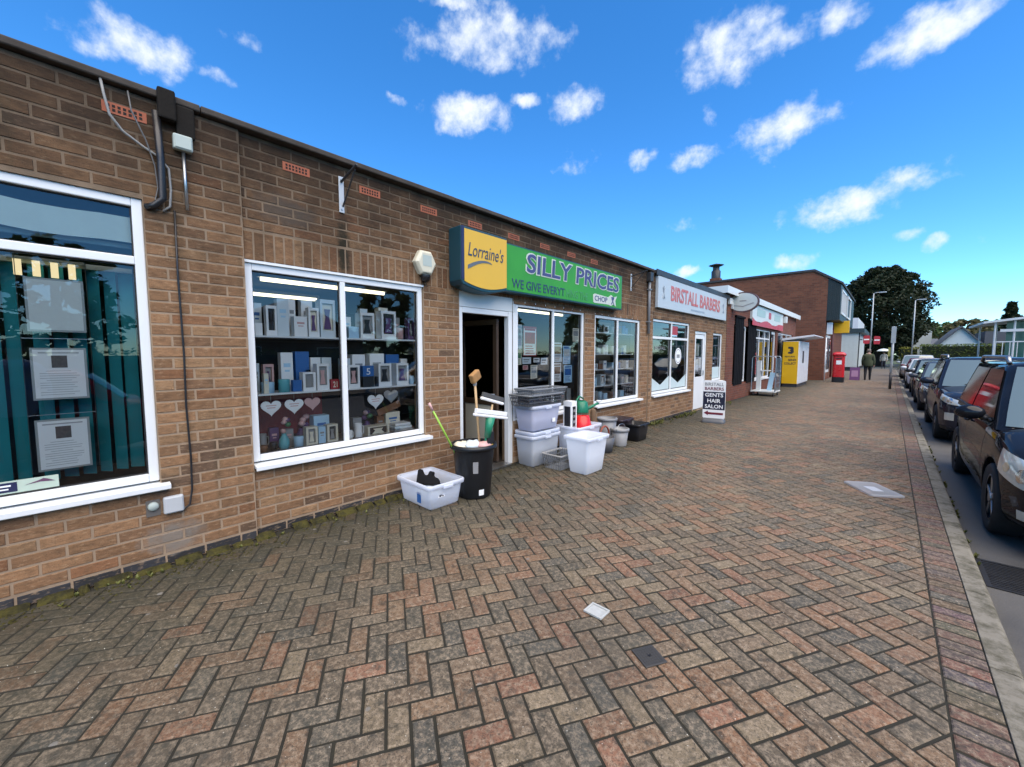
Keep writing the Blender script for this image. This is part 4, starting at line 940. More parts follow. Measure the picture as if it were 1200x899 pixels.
gmop = thing('mop', 'thin green handled mop leaning out of the black bin to the left', 'mop', (.44, 2.75, .5))
MB().tube([(.46, 2.80, .45), (.43, 2.50, 1.0)], .0115, 8).build('handle', pm('lime_plastic', (.28, .50, .06), .4), gmop, True)
MB().tube([(.43, 2.50, 1.0), (.425, 2.455, 1.085)], [.0125, .015], 8).build('grip', gm('pink'), gmop, True)
b1 = thing('broom', 'wooden broom with tan block head standing tallest in the black bin', 'broom', (.53, 3.05, .5))
MB().tube([(.56, 3.06, .35), (.50, 3.03, 1.29)], .014, 8).build('handle', M_wood, b1, True)
MB().obox((.50, 3.035, 1.345), .06, .15, .11, rz=.2, rx=radians(28)).build('head', pm('tan_broom_block', (.38, .20, .07), .7, var=.3, scale=30), b1, bevel=.012)
MB().lathe([(.02, 0), (.024, .03), (.018, .06)], (.50, 3.03, 1.24), 10).build('socket', gm('grey'), b1, True)
def pushbroom(label, p0, p1, head_c, L, rz, tilt, hm, nm, bris):
    t_ = thing('broom', label, 'broom', p0)
    MB().tube([p0, p1], .012, 8).build('handle', hm, t_, True)
    MB().obox(head_c, .05, L, .035, rz=rz, rx=tilt).build('head', nm, t_, bevel=.014)
    c = Vector(head_c) + Vector((0, -sin(tilt)*.045, cos(tilt)*.045)); MB().obox(c, .045, L*.92, .05, rz=rz, rx=tilt).build('bristles', bris, t_, bevel=.004)
    return t_
M_brs = pm('grey_bristles', (.30, .30, .30), .9, var=.5, scale=90, bump=.6, bscale=300)
pushbroom('broom with dark bristles in a pale head, upper of two before the door', (.58, 3.10, .4), (.61, 3.20, 1.02), (.61, 3.20, 1.06), .36, 0, radians(-16), M_wood, gm('white'), pm('dark_bristles', (.08, .08, .08), .9, var=.6, scale=90))
pb = pushbroom('wide white soft broom with green neck, lower of two before the door', (.62, 3.02, .4), (.68, 3.08, .84), (.69, 3.10, .90), .52, 0, radians(-11), pm('green_plastic', (.02, .22, .12), .4), gm('white'), gm('white'))
MB().tube([(.66, 3.07, .66), (.69, 3.09, .89)], [.035, .055], 10).build('neck', pm('green_plastic', (.02, .22, .12), .4), pb, True)
o = MB().box(.66, .69, 3.06, 3.15, .58, .72).build('brush_card', gm('black'), bevel=.006); tag(o, 'black and white packaged brush tucked into the black bin', 'brush pack')
# stack of clear boxes
g3 = 'clear boxes stacked beside the door'
storage_box('clear storage box at the foot of the stack beside the door', .02, .37, 4.22, 4.84, 0, .44, clear_plastic('clear_grey_plastic', (.84, .87, .90), .60), taper=.03, group=g3)
storage_box('clear bluish box nested in the middle of the stack beside the door', .025, .365, 4.23, 4.83, .20, .30, M_cb, taper=.03, group=g3)
o = storage_box('clear violet tinted box on top of the stack beside the door', .01, .375, 4.21, 4.85, .508, .36, clear_plastic('clear_violet_plastic', (.88, .89, 1.0), .74), taper=.035, group=g3)
MB().box(.1775, .180, .12, .19, .40-.30, .16).build('sticker', gm('white'), o, local=True)
def basket(label, x0, x1, y0, y1, z0, h, mat, group=None, rz=0, rimm=None):
    cx, cy = (x0+x1)/2, (y0+y1)/2; a, b_ = (x1-x0)/2, (y1-y0)/2
    t_ = thing('basket', label, 'basket', (cx, cy, z0), rz, group); tp = .03
    m_ = MB().box(-a+tp, a-tp, -b_+tp, b_-tp, 0, .006)
    m_.build('floor', mat, t_, local=True)
    sl = MB(); n = int(2*b_/.034); m2 = int(2*a/.034)
    for i in range(n+1):
        f = -1 + 2*i/n
        for s in (-1, 1): sl.add([(s*(a-tp), f*(b_-tp)-.004, 0), (s*(a-tp), f*(b_-tp)+.004, 0), (s*a, f*b_+.004, h), (s*a, f*b_-.004, h), (s*(a-tp)-s*.004, f*(b_-tp)-.004, 0), (s*(a-tp)-s*.004, f*(b_-tp)+.004, 0), (s*a-s*.004, f*b_+.004, h), (s*a-s*.004, f*b_-.004, h)], [(0,1,2,3), (7,6,5,4), (0,3,7,4), (1,5,6,2)])
    for i in range(m2+1):
        f = -1 + 2*i/m2
        for s in (-1, 1): sl.add([(f*(a-tp)-.004, s*(b_-tp), 0), (f*(a-tp)+.004, s*(b_-tp), 0), (f*a+.004, s*b_, h), (f*a-.004, s*b_, h), (f*(a-tp)-.004, s*(b_-tp)-s*.004, 0), (f*(a-tp)+.004, s*(b_-tp)-s*.004, 0), (f*a+.004, s*b_-s*.004, h), (f*a-.004, s*b_-s*.004, h)], [(0,1,2,3), (7,6,5,4), (0,3,7,4), (1,5,6,2)])
    sl.build('ribs', mat, t_, local=True)
    for zf in (.33, .66):
        q = tp*(1-zf); bd = MB().box(-a+q, a-q, -b_+q-.003, -b_+q+.002, h*zf-.006, h*zf+.006).box(-a+q, a-q, b_-q-.002, b_-q+.003, h*zf-.006, h*zf+.006).box(-a+q-.003, -a+q+.002, -b_+q, b_-q, h*zf-.006, h*zf+.006).box(a-q-.002, a-q+.003, -b_+q, b_-q, h*zf-.006, h*zf+.006)
        bd.build('band', mat, t_, local=True)
    O = lambda s: rrect(-a-s, a+s, -b_-s, b_+s, .03)
    mb, vs, fs, n_ = loft([(O(0), h-.022), (O(.014), h-.018), (O(.015), h), (O(-.003), h+.004), (O(-.004), h-.02)]); mb.add(vs, fs).build('rim', rimm or mat, t_, True, local=True)
    return t_
M_gb = pm('charcoal_basket_plastic', (.085, .09, .10), .5); M_gb2 = pm('mid_grey_basket_plastic', (.17, .18, .19), .5)
basket('dark grey slatted basket on top of the clear box stack', .02, .40, 4.10, 4.86, .872, .16, M_gb, rimm=M_gb2, group='slatted baskets by the door')
basket('second grey basket stacked uppermost, inside the dark grey one', .03, .39, 4.20, 4.98, 1.00, .11, M_gb2, rimm=M_gb2, group='slatted baskets by the door')
basket('grey slatted basket on the paving between the box stack and the tall box', .42, .74, 4.36, 4.80, 0, .21, M_gb2, rimm=pm('light_rim_plastic', (.30, .30, .29), .5), group='slatted baskets by the door')
storage_box('tall frosted white storage box alone in front of the stack', .77, 1.15, 4.40, 4.90, 0, .50, M_cw, taper=.045, rim=.022)
storage_box('clear box behind the tall white box, filled with a carton and a red bucket', .20, .62, 4.98, 5.60, 0, .50, M_cb, taper=.03)
ct = thing('carton', 'black and white printed carton standing in the clear box', 'carton', (.38, 5.06, .1))
MB().box(.30, .45, 5.02, 5.16, .02, .88).build('body', gm('white'), ct); MB().box(.451, .453, 5.05, 5.13, .42, .80).build('print', gm('black'), ct)
MB().box(.32, .43, 5.0175, 5.0195, .45, .80).build('side_print', gm('black'), ct)
for k in range(4): MB().box(.4535, .455, 5.065, 5.115, .46+k*.085, .50+k*.085).build('picture', gm('grey'), ct)
rd = thing('red_bucket', 'bright red plastic bucket upside down in the clear box', 'bucket', (.42, 5.36, .4))
MB().lathe([(.15, .0), (.155, .02), (.11, .21), (.0, .215)], (.42, 5.36, .42), 24).build('body', pm('bright_red_plastic', (.62, .012, .012), .35), rd, True)
wc = thing('watering_can', 'green plastic watering can with white rose lying on the red bucket', 'watering can', (.36, 5.40, .64)); M_gc = pm('bottle_green_plastic', (.008, .16, .085), .38)
MB().lathe([(0, 0), (.115, 0), (.12, .02), (.10, .17), (.06, .20), (.05, .195)], (.36, 5.42, .66), 20).build('body', M_gc, wc, True)
MB().tube([(.38, 5.50, .70), (.44, 5.66, .76), (.47, 5.76, .80)], [.035, .022, .018], 10).build('spout', M_gc, wc, True)
MB().lathe([(.018, 0), (.04, .03), (.04, .045), (0, .045)], (.47, 5.76, .795), 12).build('rose', gm('white'), wc, True)
MB().tube([(.36, 5.31, .72), (.36, 5.26, .85), (.36, 5.36, .93), (.36, 5.48, .88)], .014, 8).build('handle', M_gc, wc, True)
ps = MB().lathe([(.05, 0), (.055, .02), (.05, .60), (.03, .63), (0, .635)], (.14, 6.14, 0), 12).build('timber_post', pm('brown_bark', (.13, .08, .045), .85, var=.4, scale=20, bump=.5), smooth=True); tag(ps, 'rough brown timber post against the brick between the two windows', 'post')
tr = thing('trug', 'low dark tub with terracotta red hoop handle behind the tall white box', 'trug', (.58, 5.78, 0))
MB().lathe([(0, 0), (.13, 0), (.17, .25), (.16, .25), (.12, .02)], (.58, 5.78, 0), 20).build('tub', M_gb, tr, True)
MB().tube([(.58+.0*cos(a), 5.78+.145*cos(a), .25+.17*sin(a)) for a in [pi*k/10 for k in range(11)]], .014, 8).build('hoop', pm('rust_red_plastic', (.26, .055, .025), .5), tr, True)
def bucket(label, c, r0, r1, h, mat, z=0, handle=True, group=None):
    t_ = thing('bucket', label, 'bucket', (c[0], c[1], z), 0, group)
    MB().lathe([(0, 0), (r0, 0), (r0+.004, .02), (r1, h), (r1-.01, h), (r0-.006, .02)], (c[0], c[1], z), 28).build('body', mat, t_, True)
    MB().lathe([(r1-.002, h-.05), (r1+.012, h-.045), (r1+.014, h-.005), (r1, h+.004), (r1-.012, h)], (c[0], c[1], z), 28).build('rim', mat, t_, True)
    if handle: MB().tube([(c[0]+.02, c[1]+(r1+.015)*cos(a), z+h-.03-.07*sin(a)*0 + (r1)*.75*sin(a)) for a in [pi*k/10 for k in range(11)]], .005, 6).build('handle', M_steel, t_, True)
    return t_
bucket('round grey plastic bin standing against the wall beside the timber post', (.28, 6.38), .13, .17, .46, M_grey, handle=False, group='bins by the far display window')
bucket('grey bucket with wire handle in front of the dark tub', (.56, 6.34), .11, .145, .31, pm('light_grey_bucket', (.26, .265, .27), .45), group='bins by the far display window')
tb = storage_box('dark plum coloured tub standing behind the grey bucket', .10, .45, 6.60, 7.05, 0, .40, pm('plum_plastic', (.03, .018, .022), .4), .03, name='tub', rimm=pm('plum_plastic', (.03, .018, .022), .4), cat='tub')
storage_box('black plastic tub at the far end of the goods outside', .36, .70, 6.78, 7.20, 0, .32, M_black, .03, name='tub', rimm=M_black, cat='tub')
# litter on the paving
lt = MB().box(2.62, 2.745, 2.04, 2.15, .004, .008).box(2.62, 2.745, 2.04, 2.052, .0082, .016).box(2.62, 2.745, 2.138, 2.15, .0082, .016).box(2.62, 2.632, 2.0525, 2.1375, .0082, .015).box(2.733, 2.745, 2.0525, 2.1375, .0082, .015); o = lt.build('litter_tray', pm('grubby_white', (.42, .44, .43), .55, var=.25, scale=40), bevel=.003); tag(o, 'small white piece of litter lying on the paving in the foreground', 'litter')
ld = thing('box_lid', 'translucent plastic box lid lying flat on the paving near the kerb', 'lid', (3.86, 6.28, 0), radians(-58))
mb, vs, fs, n_ = loft([(rrect(-.26, .26, -.17, .17, .04), .003), (rrect(-.262, .262, -.172, .172, .04), .022), (rrect(-.25, .25, -.16, .16, .04), .026), (rrect(-.23, .23, -.14, .14, .04), .016)])
mb.add(vs, fs + [tuple(3*n_ + k for k in range(n_))]).build('tray', clear_plastic('frosted_lid', (.72, .76, .82), .55, .35), ld, True, local=True)
MB().box(-.08, .09, -.05, .06, .0165, .02).build('boss', clear_plastic('frosted_boss', (.85, .88, .92), .8, .3), ld, local=True, bevel=.003)
mh = thing('access_cover', 'small square grey plastic access cover let into the paving', 'cover', (3.08, 1.965, 0), radians(60-90))
MB().box(-.066, .066, -.066, .066, .0, .0075).build('plate', pm('dark_grey_cover', (.040, .039, .037), .6), mh, local=True, bevel=.004)
gr_ = MB()
for i in range(7):
    for j in range(7):
        if (i, j) != (3, 3): gr_.box(-.054+i*.0162, -.043+i*.0162, -.054+j*.0162, -.043+j*.0162, .0075, .009)
gr_.build('studs', pm('dark_grey_cover', (.040, .039, .037), .6), mh, local=True); MB().lathe([(0, .0), (.006, .0), (.0085, .003), (.0085, 0)], (0, 0, .0085), 10).build('keyhole', M_black, mh, local=True)
# moss and broken fillet along the foot of the wall
t = MT('moss'); v = t.pos()
t.bsdf(t.mix(t.mix((.05, .048, .014), (.105, .09, .025), t.noise(v, 30, 5, .7)), (.03, .028, .016), t.ramp(t.noise(v, 11, 5, .7), [(.45, 0), (.6, .85)])), .95, 0, t.noise(v, 140, 4, .7), 1.0, .01, spec=.15); M_moss = t.m
fl = MB(); rm = random.Random(2); y = -1.5
while y < 9.5:
    L_ = rm.uniform(.05, .2); gone = 3.2 < y < 4.3
    if not gone and rm.random() < .93:
        w_ = rm.uniform(.045, .085); hh = rm.uniform(.016, .042); n = 5; vs = []
        for i in range(n+1):
            yy = y + L_*i/n; e = .35 if i in (0, n) else 1
            for (px, pz) in ((-.02, hh), (.02, hh*rm.uniform(.8, 1.1)), (w_*.6, hh*rm.uniform(.5, .8)*e), (w_*rm.uniform(.9, 1.15), -.01)): vs.append((px, yy, pz*1.0 if pz < 0 else pz*(e if px > .0 else 1)))
        fl.add(vs, [(i*4+k, i*4+k+1, (i+1)*4+k+1, (i+1)*4+k)[::-1] for i in range(n) for k in range(3)] + [(0,1,2,3), (n*4+3, n*4+2, n*4+1, n*4)])
    y += L_ + rm.uniform(.004, .03)
o = fl.build('mossy_fillet', M_moss, smooth=False); tag(o, 'mossy broken mortar fillet along the foot of the shop walls', None, kind='stuff')
ms = MB()
for i in range(2600):
    yy = rm.uniform(-1.5, 9.3); xx = .05 + abs(rm.gauss(0, .12)); 
    if 3.2 < yy < 4.3 and rm.random() < .8: continue
    r = rm.uniform(.004, .013); a = rm.uniform(0, pi)
    ms.add([(xx + r*cos(a+k*2.1), yy + r*sin(a+k*2.1), .0) for k in range(3)] + [(xx, yy, r*.8)], [(0,1,3), (1,2,3), (2,0,3)])
o = ms.build('moss', M_moss); tag(o, 'green moss tufts in the paving joints along the wall', None, kind='stuff')

t = MT('weed_leaf'); v = t.pos(); t.bsdf(t.mix((.05, .075, .015), (.16, .15, .03), t.noise(v, 8, 4)), .7); M_weed = t.m
wd_ = MB(); rw = random.Random(6)
spots = [(rw.uniform(8.5, 14.6), abs(rw.gauss(.02, .10)) + .03, 1.0) for _ in range(120)] + [(rw.uniform(-1, 8.4), abs(rw.gauss(.05, .05)) + .05, .35) for _ in range(90)] + [(rw.uniform(.0, 14), XK + .155, .5) for _ in range(60)]
for (y, x, k) in spots:
    if 3.1 < y < 4.4 or 11.5 < y < 12.6: continue
    zb_ = -.1 if x > 4 else 0
    for _ in range(rw.randint(4, 8)):
        a = rw.uniform(0, 2*pi); L_ = rw.uniform(.03, .11)*k; lean = rw.uniform(.2, .9); wv = .004 + .004*k; p = Vector((x, y, zb_)); d = Vector((cos(a)*lean, sin(a)*lean, 1)).normalized(); sd = Vector((-sin(a), cos(a), 0))*wv
        wd_.add([p-sd, p+sd, p+d*L_*.6+sd*1.4, p+d*L_+Vector((0, 0, -L_*.12)), p+d*L_*.6-sd*1.4], [(0,1,2,3,4)])
o = wd_.build('weeds', M_weed); tag(o, 'small weeds growing along the foot of the walls and the gutter', None, kind='stuff')
# ------------------------------------------------------------------ barber shop
barb = thing('barber_shop', 'low brown brick barber shop with grey fascia sign and white door', 'shop', (0, 11.9, 0))
opB = [(8.84, 11.14, .61, 2.41), (11.55, 12.54, 0, 2.25), (13.09, 14.02, .72, 2.24)]
mb = MB(); backing(mb, 0, 8.80, 14.40, 0, 3.40, opB); wb_ = mb.build('wall', M_mortar, barb)
recs = []; plinth(recs, .002, 8.80, 14.40, [(11.55, 12.54)]); courses(recs, 0, 8.80, 14.40, Z0, 3.40, opB, off=.05)
emit(recs, wb_, 0)
MB().box(-9, .06, 8.82, 14.38, 3.405, 3.475).build('roof', M_felt, barb)
MB().box(.06, .075, 8.80, 14.36, 3.36, 3.49).build('roof_trim', M_dark_metal, barb)
room(barb, 8.82, 14.38, -4, 2.6, wallm=pm('barber_wall', (.09, .10, .10), .8))
window(barb, 8.85, 11.13, .665, 2.405, mull=(9.99,), trans=(1.98,), x=-.03, glass=M_glass, sill=(.06, .06))
window(barb, 13.10, 14.01, .78, 2.235, x=-.03, glass=M_glass, sill=(.06, .06))
MB().box(-.10, -.03, 11.56, 11.63, 0, 2.24).box(-.10, -.03, 12.46, 12.53, 0, 2.24).box(-.10, -.03, 11.63, 12.46, 2.16, 2.24).build('door_frame', M_upvc, barb, bevel=.006)
d_ = MB().box(-.09, -.045, 11.64, 11.75, .03, 2.15).box(-.09, -.045, 12.34, 12.45, .03, 2.15).box(-.09, -.045, 11.75, 12.34, 2.03, 2.15).box(-.09, -.045, 11.75, 12.34, .03, .95).build('door', M_upvc, barb, bevel=.006)
MB().quad((-.065, 11.75, .95), (-.065, 12.34, .95), (-.065, 12.34, 2.03), (-.065, 11.75, 2.03)).build('pane', M_glass, d_)
MB().box(-.044, -.02, 12.37, 12.40, .98, 1.12).build('handle', M_steel, d_)
for k, (a, b_, c, d) in enumerate(((11.85, 12.1, 1.55, 1.9), (11.85, 12.05, 1.1, 1.45), (12.1, 12.3, 1.2, 1.5))): tag(MB().box(-.075, -.07, a, b_, c, d).build('door_notice', gm('white' if k else 'cream')), ('cream notice, uppermost on the glass of the white barber door', 'white notice at the lower left of the barber door glass', 'white notice at the lower right of the barber door glass')[k], 'notice')
# frosted point decals and round badge on the barber windows
M_frost = pm('frosted_window_film', (.50, .60, .60), .6)
for (a, b_, lab) in ((8.92, 9.95, 'left'), (10.03, 11.06, 'right')):
    m = (a+b_)/2; o = MB().prism([(a, .74), (b_, .74), (b_, 1.06), (m, .86), (a, 1.06)], 'X', -.062, -.0605).build('window_film', M_frost); tag(o, 'pale frosted film with a V cut along the foot of the %s barber pane' % lab, 'window film')
tag(MB().box(-.062, -.0605, 13.17, 13.94, .85, 1.20).build('window_film', M_frost), 'pale frosted film across the foot of the narrow barber window', 'window film')
bd = thing('window_badge', 'round white barber badge on the right barber pane', 'badge', (-.06, 10.5, 1.3))
MB().lathe([(0, .0015), (.21, .0015), (.21, 0)], (-.062, 10.52, 1.55), 28, 'X').build('disc', gm('white'), bd); MB().lathe([(.16, .002), (.18, .002)], (-.062, 10.52, 1.55), 28, 'X').build('ring', gm('grey'), bd)
MB().box(-.0598, -.0592, 10.42, 10.62, 1.50, 1.59).build('print', gm('grey'), bd)
tag(MB().box(-.07, -.066, 10.10, 10.45, 2.08, 2.30).build('flag_sticker', gm('red')), 'red sticker in the upper right barber light', 'sticker')
tag(MB().box(-.07, -.066, 10.10, 10.42, 2.045, 2.078).build('flag_sticker', gm('lblue')), 'thin blue sticker under the red one in the barber window', 'sticker')
lettering('BIRSTALL', 'lettering', gm('grey'), bd, (-.0595, 9.1, 1.70), .6, .08, depth=.001)
bs = thing('barber_sign', 'long grey fascia sign with red lettering above the barber shop', 'sign', (.05, 11.5, 2.66)); M_bsf = pm('grey_sign_face', (.44, .49, .52), .4, var=.06)
MB().box(.002, .07, 8.90, 14.06, 2.655, 3.355).build('board', M_bsf, bs, bevel=.006)
lettering('BIRSTALL BARBERS', 'lettering', pm('faded_red_lettering', (.48, .13, .12), .5, var=.3, scale=8), bs, (.072, 9.62, 2.86), 3.75, .36, bold=.022, depth=.004)
MB().box(.0705, .074, 10.95, 12.0, 2.735, 2.775).build('print', pm('blue_grey_lettering', (.26, .32, .38), .5), bs)
for y in (9.20, 13.72): MB().tube([(.074, y-.06, 2.88), (.074, y+.06, 3.12)], .01, 5).tube([(.074, y+.06, 2.88), (.074, y-.06, 3.12)], .01, 5).tube([(.074, y, 2.86), (.074, y, 3.16)], .012, 5).build('emblem', pm('blue_grey_lettering', (.26, .32, .38), .5), bs)
# A-board
ab = thing('pavement_sign', 'white and navy swinging pavement sign of the barber, standing on the paving', 'pavement sign', (.98, 10.05, 0), radians(8)); M_abw = gm('white')
mb, vs, fs, n_ = loft([(rrect(-.245, .245, -.16, .16, .06), 0), (rrect(-.245, .245, -.16, .16, .06), .05), (rrect(-.20, .20, -.08, .08, .05), .10)]); mb.add(vs, fs + [tuple(2*n_+k for k in range(n_))]).build('base', M_gb, ab, True, local=True)
MB().prism(rrect(-.235, .235, .09, .985, .04), 'Y', -.018, .018).build('panel', M_abw, ab, local=True)
MB().box(-.232, .232, -.0195, -.0185, .30, .72).build('navy_field', pm('navy_print', (.008, .009, .03), .5), ab, local=True)
M_mar = pm('maroon_print', (.16, .015, .03), .5)
for tx, z, hh, m, x0, ww in (('BIRSTALL', .86, .075, gm('grey'), -.20, .40), ('BARBERS', .755, .075, M_mar, -.20, .40), ('GENTS', .60, .09, M_abw, -.19, .38), ('HAIR', .465, .09, M_abw, -.14, .28), ('SALON', .33, .09, M_abw, -.19, .38)):
    lettering(tx, 'lettering', m, ab, (x0, -.0195, z), ww, hh, '-Y', bold=.02, depth=.002, local=True)
MB().prism([(-.21, .215), (-.12, .27), (-.12, .235), (.20, .235), (.20, .185), (-.12, .185), (-.12, .16)], 'Y', -.021, -.0185).build('arrow', M_mar, ab, local=True)
# ------------------------------------------------------------------ convenience store
M_red = brickwork_mat('red_brickwork', (.17, .056, .033), (.11, .038, .026), (.13, .10, .08), 'X', .242, .0826)
M_redY = brickwork_mat('red_brickwork_gable', (.20, .075, .042), (.13, .05, .03), (.13, .095, .075), 'Y', .24, .11)
st_ = thing('corner_store', 'red brick store with white fascia roof, black drapes and red edged sign', 'shop', (0, 20, 0))
def wallX(parent, y0, y1, z0, z1, ops, mat, x=0, dep=.2, name='wall'):
    mb = MB(); backing(mb, x+.008, y0, y1, z0, z1, ops, dep); return mb.build(name, mat, parent)
opC = [(15.25, 21.2, .55, 2.62), (21.2, 22.2, 0, 2.62), (22.6, 26.6, .55, 2.62)]
ws = wallX(st_, 14.40, 27.4, 0, 3.55, opC, M_red)
MB().quad((0, 14.40, 3.3), (0, 14.40, 3.62), (-9, 14.40, 3.62), (-9, 14.40, 3.3)).build('side_wall', M_redY, st_)
MB().box(-9, .16, 13.75, 27.5, 3.62, 3.70).build('roof', pm('grey_felt', (.12, .12, .12), .9), st_)
MB().box(.16, .19, 13.72, 27.5, 3.50, 3.72).build('fascia', M_upvc_old, st_); MB().box(-9, .16, 13.72, 13.75, 3.50, 3.72).build('side_fascia', M_upvc_old, st_)
MB().box(-.0, .16, 13.76, 27.5, 3.555, 3.615).build('soffit', pm('dull_soffit', (.30, .30, .29), .8), st_)
room(st_, 14.5, 27.3, -5, 2.9)
window(st_, 15.25, 17.0, .58, 2.62, mull=(16.3,), x=-.05, sill=None); window(st_, 18.25, 21.15, .58, 2.62, mull=(19.2, 20.2), trans=(2.25,), x=-.05, sill=(.04, .06)); window(st_, 22.65, 26.55, .58, 2.62, mull=(24.0, 25.3), x=-.05, sill=(.04, .06))
MB().box(-.10, -.04, 21.2, 21.28, 0, 2.62).box(-.10, -.04, 22.12, 22.2, 0, 2.62).box(-.10, -.04, 21.28, 22.12, 2.5, 2.62).build('door_frame', M_upvc, st_); MB().quad((-.07, 21.28, .03), (-.07, 22.12, .03), (-.07, 22.12, 2.5), (-.07, 21.28, 2.5)).build('door_pane', M_glass, st_)
M_drape = pm('black_shutter', (.006, .006, .007), .95, spec=.1)
for (a, b_, lab) in ((15.32, 16.42, 'black roller drape on the store front nearest the barber'), (17.05, 18.28, 'second black roller drape on the store front, beside the shop window')):
    t_ = thing('black_drape', lab, 'drape', (.02, (a+b_)/2, .55)); m_ = MB(); n = 10
    for i in range(n): y, y2 = a+(b_-a)*i/n, a+(b_-a)*(i+1)/n; x1, x2 = .03+.012*(i % 2), .03+.012*((i+1) % 2); m_.quad((x1, y, .52), (x2, y2, .52), (x2, y2, 2.86), (x1, y, 2.86))
    m_.build('curtain', M_drape, t_); MB().box(.002, .07, a-.03, b_+.03, 2.86, 2.93).build('headrail', M_drape, t_)
ss_ = thing('store_sign', 'white store fascia sign with red wavy lower edge', 'sign', (.05, 20.2, 2.75)); MB().box(.002, .09, 17.3, 23.2, 2.86, 3.50).build('board', pm('store_sign_white', (.58, .62, .60), .4), ss_, bevel=.005)
p_ = [(17.3, 2.70), (23.2, 2.70), (23.2, 2.96)] + [(23.2 - 5.9*k/12, 2.90 + .07*sin(k*1.1)) for k in range(1, 12)] + [(17.3, 2.98)]
MB().prism(p_, 'X', .091, .10).build('red_edge', pm('store_red', (.45, .03, .045), .45), ss_)
for k, (y0, w_, c) in enumerate(((18.0, 1.4, 'teal'), (20.05, .45, 'red'), (21.2, 1.3, 'teal'))): MB().prism(rrect(y0, y0+w_, 3.08, 3.36, .06), 'X', .0905, .096).build('print', pm('washed_' + c, {'teal': (.36, .50, .48), 'red': (.45, .06, .08)}[c], .5), ss_)
ov = thing('oval_sign', 'oval projecting sign in a grey rim on the red brick pier', 'sign', (.3, 15.2, 3.1)); oc = (.33, 14.95, 3.30)
MB().add([(oc[0]+.46*cos(a), oc[1]+dy, oc[2]+.33*sin(a)) for dy in (-.06, .06) for a in [2*pi*k/28 for k in range(28)]], [tuple(range(28))[::-1], tuple(range(28, 56))] + [(i, (i+1) % 28, 28+(i+1) % 28, 28+i) for i in range(28)]).build('case', pm('maroon_rim', (.10, .05, .05), .5), ov)
MB().add([(oc[0]+.42*cos(a), oc[1]-.0625, oc[2]+.29*sin(a)) for a in [2*pi*k/28 for k in range(28)]], [tuple(range(28))]).build('face', pm('pale_oval_face', (.50, .54, .52), .4), ov)
MB().prism([(oc[0]-.33, oc[2]-.10), (oc[0], oc[2]-.16), (oc[0]+.33, oc[2]-.06), (oc[0]+.3, oc[2]-.03), (oc[0], oc[2]-.125), (oc[0]-.32, oc[2]-.07)], 'Y', oc[1]-.066, oc[1]-.0627).build('swoosh', gm('grey'), ov)
MB().box(oc[0]-.1, oc[0]+.1, oc[1]-.065, oc[1]-.0627, oc[2]+.02, oc[2]+.06).build('print', gm('grey'), ov)
MB().box(.0, .06, 14.80, 15.1, 3.1, 3.4).build('bracket', M_upvc_old, ov)
tag(MB().box(.002, .08, 14.42, 14.70, 3.22, 3.42).build('flood_light', M_upvc_old, bevel=.01), 'small white light box at the end of the barber sign', 'light')
tag(MB().box(.09, .22, 23.25, 23.5, 3.1, 3.4).build('camera_box', M_upvc_old, bevel=.01), 'white box at the far end of the store sign', 'camera box')
# roll cage
rcg = thing('roll_cage', 'tubular steel roll cage with a white base in front of the store', 'roll cage', (.45, 18.1, 0)); x0, x1, y0, y1 = .08, .86, 17.6, 18.5
for (x, y) in ((x0, y0), (x1, y0), (x0, y1), (x1, y1)): MB().tube([(x, y, .16), (x, y, 1.45)], .018, 8).build('post', M_steel, rcg)
for y in (y0, y1): MB().tube([(x0, y, 1.45), (x0+.05, y, 1.51), (x1-.05, y, 1.51), (x1, y, 1.45)], .018, 8).build('top_rail', M_steel, rcg)
for x in (x1,):
    for k in range(5): MB().tube([(x, y0+.15+k*.15, .17), (x, y0+.15+k*.15, 1.42)], .008, 6).build('side_bar', M_steel, rcg)
    for z in (.5, .95, 1.42): MB().tube([(x, y0, z), (x, y1, z)], .009, 6).build('side_rail', M_steel, rcg)
for z in (.62, .95): MB().tube([(x0, y1, z), (x1, y1, z)], .009, 6).build('back_rail', M_steel, rcg)
MB().box(x0-.02, x1+.02, y0-.02, y1+.02, .16, .20).build('base', M_upvc_old, rcg)
for (x, y) in ((x0+.06, y0+.06), (x1-.06, y0+.06), (x0+.06, y1-.06), (x1-.06, y1-.06)): MB().lathe([(.0, -.02), (.06, -.02), (.065, 0), (.06, .02), (0, .02)], (x, y, .065), 14, 'X').build('castor', M_black, rcg, True); MB().box(x-.03, x+.03, y-.03, y+.03, .12, .16).build('fork', M_steel, rcg) if False else None
MB().box(.20, .34, 17.8, 17.95, .2, 1.35).build('board', M_upvc_old, tag(thing('white_board', 'tall narrow white board standing in the roll cage', 'board', (.27, 17.9, .2)), None, None))
tag(MB().obox((.66, 17.95, .55), .16, .03, .70, ry=radians(8)).build('blue_pack', gm('lblue')), 'light blue flat pack leaning in the roll cage', 'pack')
tag(MB().box(.36, .62, 17.75, 18.1, .95, .98).build('cage_tray', M_upvc_old), 'white tray across the middle of the roll cage', 'tray')
